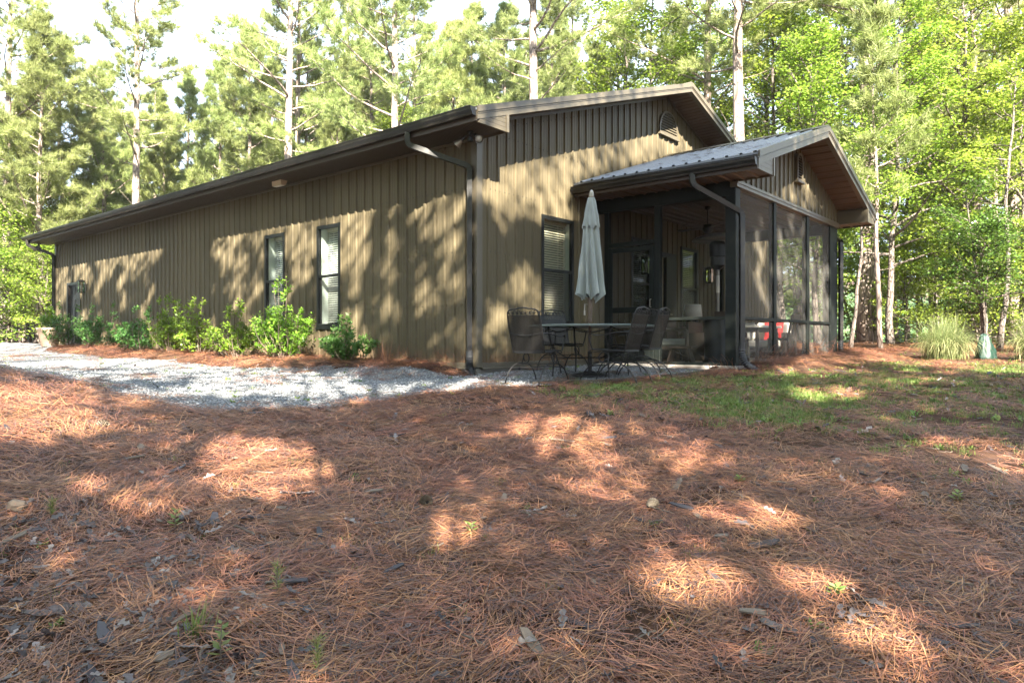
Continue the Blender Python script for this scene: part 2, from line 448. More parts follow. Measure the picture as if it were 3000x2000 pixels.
mb = MB()
cuts = [c for h in LW_WIN+[LW_DOOR] for c in h[:2]]
ribbed(mb, LWm, rib_profile(0, HL, cuts), cst(0.02), cst(SH), LW_WIN+[LW_DOOR])
screws(mb, LWm, [(.12, 3.40), (4.25, 5.25), (6.15, 16.4)], [.16, .98, 1.83, 2.82])
mb.build('long_wall', [M['wall'], M['gutter']], HOUSE)
mb = MB()
GW_H = [GW_WIN, *PW_WIN, PW_DOOR]
ribbed(mb, GWm, rib_profile(0, HW_, [UR]+[c for h in GW_H for c in h[:2]]), cst(0.02), lambda a: rbot(a)+.03, GW_H)
screws(mb, GWm, [(.12, 1.55), (2.62, 3.2)], [.16, .98, 1.83, 2.82])
screws(mb, GWm, [(.4, 5.6), (6.7, 9.5)], [lambda a: min(3.72, rbot(a)-.2), lambda a: max(3.75, rbot(a)-.12)])
mb.build('gable_wall', [M['wall'], M['gutter']], HOUSE)
mb = MB(); ribbed(mb, RWm, rib_profile(0, HL), cst(0.02), cst(SH)); mb.build('side_wall', M['wall'], HOUSE)
mb = MB(); ribbed(mb, BWm, rib_profile(0, HW_, [UR]), cst(0.02), lambda a: rbot(a)+.03); mb.build('end_wall', M['wall'], HOUSE)
# corner and base trims
for (u, v, su, sv) in ((0, 0, -1, -1), (0, HL, -1, 1), (HW_, 0, 1, -1), (HW_, HL, 1, 1)):
    top = SH-.003
    poly = [(u-su*.095, v+sv*.026), (u+su*.026, v+sv*.026), (u+su*.026, v-sv*.095), (u+su*.001, v-sv*.095), (u+su*.001, v+sv*.001), (u-su*.095, v+sv*.001)]
    mb = MB(); mb.prism([(a, b, 0.0) for a, b in poly], (0, 0, top)); mb.build('corner_trim', M['trim'], HOUSE)
mb = MB()
def basestrip(p0, p1, nrm):
    p0, p1, n = Vector(p0), Vector(p1), Vector(nrm)
    prof = [(.002, .075), (.028, .07), (.030, .0), (.045, -.012), (.045, -.035), (.002, -.035)]
    V = [p + n*o + Vector((0, 0, z)) for p in (p0, p1) for (o, z) in prof]; k = len(prof)
    mb.add(V, [(i, (i+1) % k, k+(i+1) % k, k+i) for i in range(k)]+[tuple(range(k)), tuple(range(2*k-1, k-1, -1))])
basestrip((0, .096, 0), (0, LW_DOOR[0]-.06, 0), (-1, 0, 0)); basestrip((0, LW_DOOR[1]+.06, 0), (0, HL-.1, 0), (-1, 0, 0))
basestrip((.096, 0, 0), (PU0-.03, 0, 0), (0, -1, 0))
mb.build('base_trim', M['trim'], HOUSE)

mb = MB(); mb.prism([(.012, .012, -.5), (HW_-.012, .012, -.5), (HW_-.012, HL-.012, -.5), (.012, HL-.012, -.5)], (0, 0, .485)); mb.build('foundation', M['slab'], HOUSE)
# ---- roof
def roofpanel(mb, ue, ur, we, wr, v0, v1, th=.03):
    """ribbed slope from the eave (ue, we) to the ridge (ur, wr)"""
    prof = rib_profile(v0, v1)
    sg = 1 if ur > ue else -1; L = math.hypot(ur-ue, wr-we); nu, nw = -sg*abs(wr-we)/L, abs(ur-ue)/L
    for (a, d), (b, e) in zip(prof, prof[1:]):
        d += .002; e += .002
        mb.add([(ue+nu*d, a, we+nw*d), (ue+nu*e, b, we+nw*e), (ur+nu*e, b, wr+nw*e), (ur+nu*d, a, wr+nw*d)], [(0, 1, 2, 3)])
    mb.add([(ue, v0, we-th), (ue, v1, we-th), (ur, v1, wr-th), (ur, v0, wr-th), (ue, v0, we), (ue, v1, we), (ur, v1, wr), (ur, v0, wr)],
           [(0, 1, 2, 3), (0, 1, 5, 4), (1, 2, 6, 5), (3, 0, 4, 7)])
mb = MB()
roofpanel(mb, -OV-.03, UR, rtop(-OV)-.035, rtop(UR)-.03, -RQ+.01, HL+RQ-.01)
roofpanel(mb, HW_+OV+.03, UR, rtop(-OV)-.035, rtop(UR)-.03, -RQ+.01, HL+RQ-.01)
roof = mb.build('roof', M['roof'], HOUSE)
mb = MB()
mb.prism([(UR-.2, -RQ+.012, rtop(UR-.2)+.005), (UR, -RQ+.012, rtop(UR)+.03), (UR+.2, -RQ+.012, rtop(UR+.2)+.005), (UR, -RQ+.012, rtop(UR)-.002)], (0, HL+2*RQ-.024, 0))
mb.build('ridge_cap', M['trim'], roof)

def raketrim(mb, u0, u1, top, bot, vf, back):
    """two-band rake trim along one slope, vf = its front plane"""
    n = 1
    A = lambda u, z, o: (u, vf+o, z)
    h0 = top(u0)-bot(u0)
    for (f0, f1, o) in ((0.0, .47, -.018), (.52, .60, -.006), (.60, 1.0, .004)):
        t0, t1, b0, b1 = top(u0)-h0*f0, top(u1)-h0*f0, top(u0)-h0*f1, top(u1)-h0*f1
        P = [A(u0, b0, o), A(u1, b1, o), A(u1, t1, o), A(u0, t0, o)]
        mb.prism(P, (0, back-o-.001*f0, 0))
    # the drip groove
    f0, f1 = .47, .52
    mb.prism([A(u0, top(u0)-h0*f1, .012), A(u1, top(u1)-h0*f1, .012), A(u1, top(u1)-h0*f0, .012), A(u0, top(u0)-h0*f0, .012)], (0, back-.02, 0))
for vf, bk in ((-RQ, .10), (HL+RQ, -.10)):
    for (a, b) in ((-OV, UR), (HW_+OV, UR)):
        mb = MB(); raketrim(mb, a, b, rtop, rbot, vf, bk if bk > 0 else -.1)
        mb.build('rake_trim', M['trim'], HOUSE)
# rake soffits: lapped boards under the overhang
def rakesoffit(u0, u1, z, v0, v1, mat, step=.105, th=.012):
    mb = MB(); n = max(1, int(abs(u1-u0)/step)); s = (u1-u0)/n
    for i in range(n):
        a, b = u0+i*s, u0+(i+1)*s-.010*(1 if s > 0 else -1)
        mb.prism([(a, v0, z(a)), (b, v0, z(b)-.007), (b, v0, z(b)+th), (a, v0, z(a)+th)], (0, v1-v0, 0))
    mb.prism([(u0, v0, z(u0)+th+.004), (u1, v0, z(u1)+th+.004), (u1, v0, z(u1)+th+.03), (u0, v0, z(u0)+th+.03)], (0, v1-v0, 0))
    return mb.build('rake_soffit', mat, HOUSE)
for v0, v1 in ((-RQ+.10, -.024), (HL+.024, HL+RQ-.10)):
    rakesoffit(0.0, UR, lambda u: rbot(u)+.035, v0, v1, M['raksof']); rakesoffit(HW_, UR, lambda u: rbot(u)+.035, v0, v1, M['raksof'])
# dark strips where the wall meets the soffit
mb = MB()
for (a, b) in ((0.03, UR), (HW_-.03, UR)): mb.prism([(a, -.048, rbot(a)-.02), (b, -.048, rbot(b)-.02), (b, -.048, rbot(b)+.032), (a, -.048, rbot(a)+.032)], (0, .024, 0))
mb.prism([(-.024, .03, SH-.045), (-.05, .03, SH-.045), (-.05, .03, SH-.004), (-.024, .03, SH-.004)], (0, HL-.06, 0))
mb.build('soffit_moulding', M['trim'], HOUSE)
# eave soffits with grooved boards
def eavesoffit(u0, u1, v0, v1, z, mat, step=.1, name='eave_soffit'):
    mb = MB(); n = int((v1-v0)/step); s = (v1-v0)/n
    for i in range(n):
        a, b = v0+i*s, v0+(i+1)*s
        for (p, q, zz) in ((a, a+s*.42, z), (a+s*.5, b-.008, z)):
            mb.box(u0, u1, p, q, zz, zz+.012)
    mb.box(u0, u1, v0, v1, z+.0165, z+.03)
    return mb.build(name, mat, HOUSE)
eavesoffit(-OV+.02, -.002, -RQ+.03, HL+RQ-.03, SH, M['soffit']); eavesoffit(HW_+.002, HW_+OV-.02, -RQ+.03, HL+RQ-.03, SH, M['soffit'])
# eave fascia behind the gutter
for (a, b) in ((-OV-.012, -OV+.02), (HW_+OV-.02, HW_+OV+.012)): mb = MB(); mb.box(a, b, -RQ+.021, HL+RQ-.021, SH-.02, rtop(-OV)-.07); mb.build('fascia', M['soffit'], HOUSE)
# eave returns: lap-board boxes closing the eave at the gable
def eave_return(ue, uw, z0, topf, v0, v1, name='eave_return'):
    mb = MB(); sg = 1 if uw > ue else -1
    n = 4; zt = topf(uw)
    for i in range(n):
        za = z0-.035 + (zt-z0+.03)*i/n; zb = z0-.035 + (zt-z0+.03)*(i+1)/n - .006
        # lap board clipped by the rake line
        def ucl(z):
            z = max(z, topf(ue)); return min(max(ue + sg*(z-topf(ue))/abs((topf(uw)-topf(ue))/(uw-ue)), min(ue, uw)), max(ue, uw))
        a0 = ucl(za) if za > topf(ue) else ue; b0 = ucl(zb) if zb > topf(ue) else ue
        if abs(b0-uw) < .02: b0 = uw-sg*.02
        P = [(a0, v0+.004, za), (uw, v0+.004, za), (uw, v0-.001, zb), (b0, v0-.001, zb)]
        mb.prism(P if sg > 0 else P[::-1], (0, .03, 0))
    mb.prism([(uw-sg*.045, v0-.012, z0-.04), (uw+sg*.012, v0-.012, z0-.04), (uw+sg*.012, v0-.012, zt), (uw-sg*.045, v0-.012, zt)], (0, .012, 0))
    mb.prism([(uw-sg*.004, v0, z0-.04), (uw+sg*.010, v0, z0-.04), (uw+sg*.010, v0, zt), (uw-sg*.004, v0, zt)], (0, v1-v0, 0))
    return mb.build(name, M['trim'], HOUSE)
eave_return(-OV+.02, .012, SH, rbot, -RQ+.012, -.05); eave_return(HW_+OV-.02, HW_-.012, SH, rbot, -RQ+.012, -.05)
# gutters
def gutter(ue, sg, v0, v1, zt, parent=HOUSE):
    prof = [(0, 0), (0, -.115), (.075, -.115), (.085, -.085), (.112, -.045), (.118, -.012), (.128, -.006), (.128, .004), (.114, .004), (.112, -.006), (.106, -.044), (.078, -.084), (.07, -.107), (.008, -.107), (.008, 0)]
    mb = MB(); V = [(ue+sg*a, v, zt+b) for v in (v0, v1) for a, b in prof]; k = len(prof)
    mb.add(V, [(i, (i+1) % k, k+(i+1) % k, k+i) for i in range(k)])
    cap = [(0, 0), (0, -.115), (.075, -.115), (.085, -.085), (.112, -.045), (.118, -.012), (.118, 0)]
    for v, d in ((v0, -.004), (v1, .004)): mb.prism([(ue+sg*a, v, zt+b) for a, b in cap], (0, d, 0))
    return mb.build('gutter', M['gutter'], parent)
gutter(-OV-.014, -1, -RQ+.02, HL+RQ-.03, 3.735); gutter(HW_+OV+.014, 1, -RQ+.03, HL+RQ-.03, 3.735)
# downspouts
def downspout(path, tail, s=.078):
    P = [Vector(p) for p in path]; mb = MB(); Q = []
    for i, p in enumerate(P):                         # round the elbows
        if 0 < i < len(P)-1:
            d0 = (P[i-1]-p).normalized()*.075; d1 = (P[i+1]-p).normalized()*.075
            for k in range(6):
                t = k/5; Q.append((p+d0)*(1-t)**2 + p*2*t*(1-t) + (p+d1)*t*t)
        else: Q.append(p)
    mb.tube(Q, s*.707, 4, 0, True, math.pi/4)
    for i in range(1, len(P)-1):                      # crimp rings at the elbows
        d0 = (P[i-1]-P[i]).normalized()*.075; d1 = (P[i+1]-P[i]).normalized()*.075
        for k in range(7):
            t = (k+.2)/7; t2 = t+.05
            f = lambda t: (P[i]+d0)*(1-t)**2 + P[i]*2*t*(1-t) + (P[i]+d1)*t*t
            mb.tube([f(t), f(t2)], s*.707*1.09, 4, 0, True, math.pi/4)
    # pressed ribs down the front, and straps
    lo, hi = P[-1], P[-2]
    for z in (lo.z+.5, (lo.z+hi.z)/2, hi.z-.35):
        mb.tube([(lo.x, lo.y, z-.012), (lo.x, lo.y, z+.012)], s*.707*1.07, 4, 0, True, math.pi/4)
    o = mb.build('downspout', M['gutter'], HOUSE)
    T = [Vector(p) for p in tail]; mb = MB()
    C = []; n = 40
    for i in range(n+1):                              # smooth the tail path
        x = i/n*(len(T)-1); k = min(int(x), len(T)-2); t = x-k
        p0, p1, p2, p3 = T[max(k-1, 0)], T[k], T[k+1], T[min(k+2, len(T)-1)]
        C.append(.5*((2*p1)+(p2-p0)*t+(2*p0-5*p1+4*p2-p3)*t*t+(3*p1-p0-3*p2+p3)*t**3))
    mb.tube(C, [(.056 if i < 7 else (.060 if i % 2 else .048)) for i in range(n+1)], 12)
    mb.build('drain_pipe', M['black_pipe'], o)
    return o
downspout([(-.735, .78, 3.63), (-.735, .78, 3.44), (-.075, .085, 3.12), (-.075, .085, .17)], [(-.075, .085, .26), (-.075, .085, .12), (-.085, .07, .0), (-.12, -.02, -.13), (-.16, -.09, -.22)])
downspout([(-.735, HL+.2, 3.63), (-.735, HL+.2, 3.46), (-.075, HL-.03, 3.2), (-.075, HL-.03, .3)], [(-.075, HL-.03, .36), (-.075, HL-.03, .2), (-.1, HL-.03, .05)])

# ---- windows
def window(name, plane, a0, a1, w0, w1, parent=HOUSE, blinds=True, lite=M['white'], depth=.15, fm=M['dark'], gl=M['glass'], scr=M['screen_shaded'], bm=M['blind']):
    """plane: function (a, d, w) -> (u, v, w); d > 0 stands out of the wall"""
    def bx(mb, a, b, d0, d1, z0, z1):
        P = [plane(a, d0, z0), plane(b, d0, z0), plane(b, d1, z0), plane(a, d1, z0)]
        mb.prism(P, Vector(plane(a, d0, z1))-Vector(plane(a, d0, z0)))
    wm = (w0+w1)/2; fw = .042
    mb = MB()
    bx(mb, a0-.02, a0+fw, -.03, .034, w0-.02, w1+.02); bx(mb, a1-fw, a1+.02, -.03, .034, w0-.02, w1+.02)
    bx(mb, a0+fw, a1-fw, -.03, .032, w1-fw, w1+.02); bx(mb, a0+fw, a1-fw, -.03, .036, w0-.02, w0+fw)
    bx(mb, a0+fw, a1-fw, -.028, .030, wm-.024, wm+.024)
    bx(mb, a0+fw, a0+fw+.022, -.028, .012, w0+fw, wm-.024); bx(mb, a1-fw-.022, a1-fw, -.028, .012, w0+fw, wm-.024)
    bx(mb, a0-.05, a1+.05, .002, .040, w0-.062, w0-.022)
    win = mb.build(name, fm, parent)
    for (z0, z1, d) in ((wm+.02, w1-fw+.005, -.008), (w0+fw-.005, wm-.02, -.016)):
        g = MB(); g.add([plane(a0+fw-.004, d, z0), plane(a1-fw+.004, d, z0), plane(a1-fw+.004, d, z1), plane(a0+fw-.004, d, z1)], [(0, 1, 2, 3)])
        g.build('pane', gl, win)
    g = MB(); g.add([plane(a0+fw, .004, w0+fw), plane(a1-fw, .004, w0+fw), plane(a1-fw, .004, wm-.022), plane(a0+fw, .004, wm-.022)], [(0, 1, 2, 3)])
    g.build('insect_screen', M['screen_win'], win)
    j = MB()                                             # white drywall return
    t = .02; D = -depth
    bx(j, a0-.02, a0-.001, D, -.034, w0-.02, w1+.02); bx(j, a1+.001, a1+.02, D, -.034, w0-.02, w1+.02)
    bx(j, a0, a1, D, -.034, w1+.001, w1+.02); bx(j, a0, a1, D, -.034, w0-.02, w0-.001)
    j.build('jamb', lite, win)
    b = MB()
    if blinds:
        zc = w0+.05; z = w1-.09; bd = -depth+.055
        bx(b, a0+.012, a1-.012, bd-.035, bd+.025, w1-.065, w1-.004)
        while z > zc:
            c0 = [plane(a0+.015, bd-.017, z+.017), plane(a1-.015, bd-.017, z+.017), plane(a1-.015, bd+.017, z-.017), plane(a0+.015, bd+.017, z-.017)]
            b.prism(c0, (0, 0, .003)); z -= .043
        for a in (a0+(a1-a0)*.22, a0+(a1-a0)*.78): bx(b, a-.012, a+.012, bd-.026, bd-.0245, w0+.05, w1-.06); 
        for a in (a0+(a1-a0)*.22, a0+(a1-a0)*.78): bx(b, a-.003, a+.003, bd+.026, bd+.0275, w0+.05, w1-.06)
        bx(b, a0+.012, a1-.012, bd-.025, bd+.025, w0+.012, w0+.035)
        b.build('blind', bm, win)
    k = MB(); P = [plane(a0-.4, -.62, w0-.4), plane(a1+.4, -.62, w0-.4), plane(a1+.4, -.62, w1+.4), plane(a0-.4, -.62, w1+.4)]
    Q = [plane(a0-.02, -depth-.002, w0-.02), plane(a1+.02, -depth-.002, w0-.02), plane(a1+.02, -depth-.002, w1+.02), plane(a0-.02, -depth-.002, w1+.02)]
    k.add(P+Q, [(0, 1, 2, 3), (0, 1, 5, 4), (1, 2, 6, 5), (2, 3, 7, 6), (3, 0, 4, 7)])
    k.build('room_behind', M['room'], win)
    return win
M['screen_win'] = screenmat('window_screen', (.06, .06, .055), .4)
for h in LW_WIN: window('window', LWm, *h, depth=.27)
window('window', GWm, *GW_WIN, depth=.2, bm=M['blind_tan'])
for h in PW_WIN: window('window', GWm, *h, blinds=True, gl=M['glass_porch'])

# ---- the six-panel side door
def door(plane, a0, a1, w0, w1, name='door'):
    def bx(mb, a, b, d0, d1, z0, z1): mb.prism([plane(a, d0, z0), plane(b, d0, z0), plane(b, d1, z0), plane(a, d1, z0)], Vector(plane(a, d0, z1))-Vector(plane(a, d0, z0)))
    mb = MB(); bx(mb, a0+.05, a1-.05, -.09, -.05, w0, w1-.05)
    W = a1-a0
    for (f0, f1) in ((.16, .46), (.54, .84)):
        for (z0, z1) in ((.12, .42), (.48, .78), (.84, .95)):
            p, q, r, s = a0+W*f0, a0+W*f1, w0+(w1-w0)*z0, w0+(w1-w0)*z1
            bx(mb, p, q, -.05, -.038, r, r+.03); bx(mb, p, q, -.05, -.038, s-.03, s); bx(mb, p, p+.03, -.05, -.038, r+.03, s-.03); bx(mb, q-.03, q, -.05, -.038, r+.03, s-.03)
            bx(mb, p+.06, q-.06, -.05, -.042, r+.06, s-.06)
    d = mb.build(name, M['dark'], HOUSE)
    f = MB(); bx(f, a0-.03, a0+.05, -.1, .035, w0, w1+.03); bx(f, a1-.05, a1+.03, -.1, .035, w0, w1+.03); bx(f, a0+.05, a1-.05, -.1, .033, w1-.05, w1+.03)
    f.build('door_frame', M['gutter'], d)
    k = MB()
    c = Vector(plane(a0+.13, -.02, 1.0)); o = Vector(plane(a0+.13, .03, 1.0))
    k.tube([Vector(plane(a0+.13, -.05, 1.0)), o], .012, 8); k.tube([o, Vector(plane(a0+.25, .03, 1.0))], .010, 8); k.build('handle', M['steel'], d)
    k = MB(); k.tube([Vector(plane(a0+.13, -.05, 1.16)), Vector(plane(a0+.13, -.02, 1.16))], .03, 12); k.build('deadbolt', M['steel'], d)
    return d
door(LWm, *LW_DOOR)
# porch entry: dark door with one tall glass light
def glassdoor(plane, a0, a1, w0, w1):
    def bx(mb, a, b, d0, d1, z0, z1): mb.prism([plane(a, d0, z0), plane(b, d0, z0), plane(b, d1, z0), plane(a, d1, z0)], Vector(plane(a, d0, z1))-Vector(plane(a, d0, z0)))
    mb = MB(); s = .12; am = a0+.44
    bx(mb, a0, a0+.06, -.1, .03, w0, w1); bx(mb, am, a1, -.08, .02, w0, w1); bx(mb, a0+.06, am, -.08, .02, w0, w0+.25); bx(mb, a0+.06, am, -.08, .02, w1-.1, w1)
    d = mb.build('glazed_door', M['dark'], HOUSE)
    g = MB(); g.add([plane(a0+.06, -.03, w0+.25), plane(am, -.03, w0+.25), plane(am, -.03, w1-.1), plane(a0+.06, -.03, w1-.1)], [(0, 1, 2, 3)]); g.build('pane', M['glass'], d)
    k = MB(); bx(k, a0+.055, am+.005, -.08, -.06, w0+.2, w1-.05); k.build('pane_reflection', M['tan'], d)  # tan sheet painting the light reflected in this pane
    h = MB(); h.tube([plane(am+.07, .02, 1.0), plane(am+.07, .07, 1.0), plane(am+.18, .07, 1.0)], .011, 8); h.build('handle', M['steel'], d)
glassdoor(GWm, *PW_DOOR)

# ---- gable vents
def archvent(plane, c, hw_, z0, zs, d, nsl):
    """arched louvre: straight sides to zs, then a half round of radius hw_"""
    mb = MB(); out = [(c-hw_, z0), (c+hw_, z0)] + [(c+hw_*math.cos(t*math.pi/16), zs+hw_*math.sin(t*math.pi/16)) for t in range(17)]
    k = len(out); t = .045
    inn = [(c+(a-c)*(1-t/hw_), zs+(z-zs)*(1-t/hw_) if z >= zs else z0+t) for a, z in out]
    V = [plane(a, .0, z) for a, z in out]+[plane(a, d, z) for a, z in out]+[plane(a, d, z) for a, z in inn]+[plane(a, .01, z) for a, z in inn]
    F = []
    for i in range(k):
        j = (i+1) % k
        for r in range(3): F.append((r*k+i, r*k+j, (r+1)*k+j, (r+1)*k+i))
    mb.add(V, F); mb.prism([plane(c-hw_-.03, .0, z0-.03), plane(c+hw_+.03, .0, z0-.03), plane(c+hw_+.03, .0, z0+.012), plane(c-hw_-.03, .0, z0+.012)], Vector(plane(0, d+.025, 0))-Vector(plane(0, 0, 0)))
    o = mb.build('gable_vent', M['trim'], HOUSE)
    s = MB(); top = zs+hw_-t
    s.add([plane(c-hw_*.93, .004, z0), plane(c+hw_*.93, .004, z0), plane(c+hw_*.93, .004, zs), plane(c-hw_*.93, .004, zs)], [(0, 1, 2, 3)], 1)
    s.add([plane(c+(hw_-.02)*math.cos(t_*math.pi/12), .004, zs+(hw_-.02)*math.sin(t_*math.pi/12)) for t_ in range(13)], [tuple(range(13))], 1)
    for i in range(nsl):
        z = z0+t+(top-z0-t)*i/nsl; h = (top-z0-t)/nsl
        zz = z+h*.5; r = hw_-t; half = r if zz <= zs else math.sqrt(max(.0004, r*r-(zz-zs)**2))
        s.prism([plane(c-half, d-.006, z), plane(c+half, d-.006, z), plane(c+half, .018, z+h*.95), plane(c-half, .018, z+h*.95)], (0, 0, .007))
    s.build('louvre_slats', [M['trim'], M['dark']], o)
archvent(GWm, 6.17, .42, 4.93, 5.06, .06, 8)
archvent(PGm, 6.2, .17, 3.53, 3.92, .085, 9)

# ================================================================== the screened porch (part of the house)
mb = MB(); mb.cbox(PU0-.02, PU1+.02, -PD-.03, -.05, -.22, 0.0, .012); mb.build('porch_slab', M['slab'], HOUSE)
mb = MB(); roofpanel(mb, PU0-PE-.03, UR, ptop(PU0-PE)-.035, ptop(UR)-.03, -PD-PQ+.01, -.022); roofpanel(mb, PU1+PE+.03, UR, ptop(PU1+PE)-.035, ptop(UR)-.03, -PD-PQ+.01, -.022)
pr = mb.build('porch_roof', M['roof'], HOUSE)
mb = MB(); v = -PD-PQ+.012
mb.prism([(UR-.17, v, ptop(UR-.17)+.005), (UR, v, ptop(UR)+.028), (UR+.17, v, ptop(UR+.17)+.005), (UR, v, ptop(UR)-.002)], (0, PD+PQ-.04, 0))
k = -PD-PQ+.25
while k < -.3: mb.box(UR-.19, UR-.165, k, k+.16, ptop(UR-.18)-.012, ptop(UR-.18)+.012); k += .2286
mb.build('ridge_cap', M['trim'], pr)
# debris of needles lying on the porch roof is left to the straw scatter
for (a, b) in ((PU0-PE, UR), (PU1+PE, UR)):
    mb = MB(); raketrim(mb, a, b, ptop, pbot, -PD-PQ, .09); mb.build('rake_trim', M['trim'], HOUSE)
def ribsoffit(u0, u1, z, v0, v1):                      # ribbed metal under the porch rake
    mb = MB(); prof = rib_profile(min(u0, u1), max(u0, u1))
    for (a, d), (b, e) in zip(prof, prof[1:]):
        mb.add([(a, v0, z(a)-d), (b, v0, z(b)-e), (b, v1, z(b)-e), (a, v1, z(a)-d)], [(0, 1, 2, 3)])
    return mb.build('rake_soffit', M['raksof'], HOUSE)
ribsoffit(PU0, UR, lambda u: pbot(u)+.05, -PD-PQ+.09, -PD-.0); ribsoffit(PU1, UR, lambda u: pbot(u)+.05, -PD-PQ+.09, -PD-.0)
def ribeave(u0, u1, v0, v1, z):
    mb = MB(); prof = rib_profile(v0, v1)
    for (a, d), (b, e) in zip(prof, prof[1:]):
        mb.add([(u0, a, z-d), (u0, b, z-e), (u1, b, z-e), (u1, a, z-d)], [(0, 1, 2, 3)])
    mb.box(u0, u1, v0, v1, z+.004, z+.02)
    return mb.build('eave_soffit', M['raksof'], HOUSE)
ribeave(PU0-PE+.02, PU0, -PD-PQ+.03, -.03, PH+.03); ribeave(PU1, PU1+PE-.02, -PD-PQ+.03, -.03, PH+.03)
for (a, b) in ((PU0-PE-.012, PU0-PE+.02), (PU1+PE-.02, PU1+PE+.012)): mb = MB(); mb.box(a, b, -PD-PQ+.021, -.03, PH-.005, ptop(PU0-PE)-.07); mb.build('fascia', M['soffit'], HOUSE)
eave_return(PU0-PE+.02, PU0+.012, PH+.035, pbot, -PD-PQ+.012, -PD-.002); eave_return(PU1+PE-.02, PU1-.012, PH+.035, pbot, -PD-PQ+.012, -PD-.002)
gutter(PU0-PE-.014, -1, -PD-PQ+.02, -.03, 3.20); gutter(PU1+PE+.014, 1, -PD-PQ+.03, -.03, 3.20)
downspout([(PU0-PE-.07, -PD+.42, 3.10), (PU0-PE-.07, -PD+.42, 2.93), (PU0+.02, -PD-.10, 2.52), (PU0+.02, -PD-.10, .22)], [(PU0+.02, -PD-.10, .40), (PU0+.02, -PD-.10, .2), (PU0+.04, -PD-.16, .04), (PU0+.12, -PD-.36, -.10), (PU0+.17, -PD-.48, -.16)])
downspout([(PU1+PE+.07, -PD+.3, 3.10), (PU1+PE+.07, -PD+.3, 2.93), (PU1+.06, -PD-.06, 2.65), (PU1+.06, -PD-.06, .22)], [(PU1+.06, -PD-.06, .42), (PU1+.06, -PD-.06, .22), (PU1+.12, -PD-.12, .08), (PU1+.3, -PD-.25, -.01), (PU1+.36, -PD-.3, -.04)])
# porch gable
mb = MB(); ribbed(mb, PGm, rib_profile(PU0, PU1, [UR]), cst(PH), lambda a: pbot(a)+.05)
screws(mb, PGm, [(PU0+.05, PU1-.05)], [PH+.08], 0)
mb.build('porch_gable', [M['wall'], M['gutter']], HOUSE)
mb = MB(); mb.prism([(PU0, -PD+.001, PH), (PU1, -PD+.001, PH), (PU1, -PD+.001, pbot(PU1)), (UR, -PD+.001, pbot(UR)), (PU0, -PD+.001, pbot(PU0))], (0, .02, 0))
mb.build('gable_backing', M['dark'], HOUSE)
mb = MB()
mb.cbox(PU0-.012, PU1+.012, -PD-.034, -PD+.09, PH-.085, PH+.004, .004); mb.cbox(PU0-.02, PU1+.02, -PD-.048, -PD-.035, PH-.03, PH+.022, .003)
mb.build('porch_header', M['trim'], HOUSE)
for a, b in ((PU0-.01, PU0+.13), (PU1-.13, PU1+.01)): mb = MB(); mb.cbox(a, b, -PD+.095, -.024, PH-.22, PH+.02, .004); mb.build('porch_beam', M['post'], HOUSE)
mb = MB(); mb.box(PU0+.002, PU1-.002, -PD+.022, -.024, PH+.022, PH+.04)
prof = rib_profile(-PD+.03, -.03, mod=.2286)
for (a, d), (b, e) in zip(prof, prof[1:]): mb.add([(PU0+.14, a, PH+.02-d), (PU0+.14, b, PH+.02-e), (PU1-.14, b, PH+.02-e), (PU1-.14, a, PH+.02-d)], [(0, 1, 2, 3)])
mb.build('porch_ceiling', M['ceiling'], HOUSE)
# posts
def post(u0, u1, v0, v1, z1=PH-.09):
    mb = MB(); mb.cbox(u0, u1, v0, v1, 0.002, z1, .006); mb.build('porch_post', M['post'], HOUSE)
post(PU0, PU0+.20, -PD, -PD+.18); post(5.0, 5.13, -PD, -PD+.10); post(6.85, 7.0, -PD, -PD+.10); post(8.40, PU1, -PD, -PD+.16)
post(PU0, PU0+.10, -1.40, -1.29, PH-.225); post(PU0, PU0+.10, -.33, -.24, PH-.225)
post(PU1-.10, PU1, -1.45, -1.33, PH-.225); post(PU1-.10, PU1, -.12, -.024, PH-.225)
# screens and rails
def screen(P, mat):
    mb = MB(); mb.add(P, [(0, 1, 2, 3)]); mb.build('porch_screen', mat, HOUSE)
vf = -PD+.03
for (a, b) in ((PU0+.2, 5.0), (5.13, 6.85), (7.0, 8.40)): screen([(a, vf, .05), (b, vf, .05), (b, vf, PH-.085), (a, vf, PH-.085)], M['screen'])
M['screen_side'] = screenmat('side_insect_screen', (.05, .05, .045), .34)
for (u, mat) in ((PU0+.03, M['screen_shaded']), (PU1-.03, M['screen_side'])):
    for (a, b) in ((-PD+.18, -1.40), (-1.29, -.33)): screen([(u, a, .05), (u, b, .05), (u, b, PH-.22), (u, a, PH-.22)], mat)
RAILS = []
for (a, b) in ((PU0+.2, 5.0), (5.13, 6.85), (7.0, 8.40)): RAILS += [(a, b, -PD-.002, -PD+.045, .775, .825), (a, b, -PD+.004, -PD+.05, .0, .05)]
for (u0, u1) in ((PU0, PU0+.05), (PU1-.05, PU1)): RAILS += [(u0, u1, -PD+.18, -1.40, .775, .825), (u0, u1, -PD+.18, -1.40, .0, .05)]
RAILS.append((PU1-.05, PU1, -1.33, -.12, .775, .825))
for r in RAILS: mb = MB(); mb.cbox(*r, .004); mb.build('screen_rail', M['post'], HOUSE)
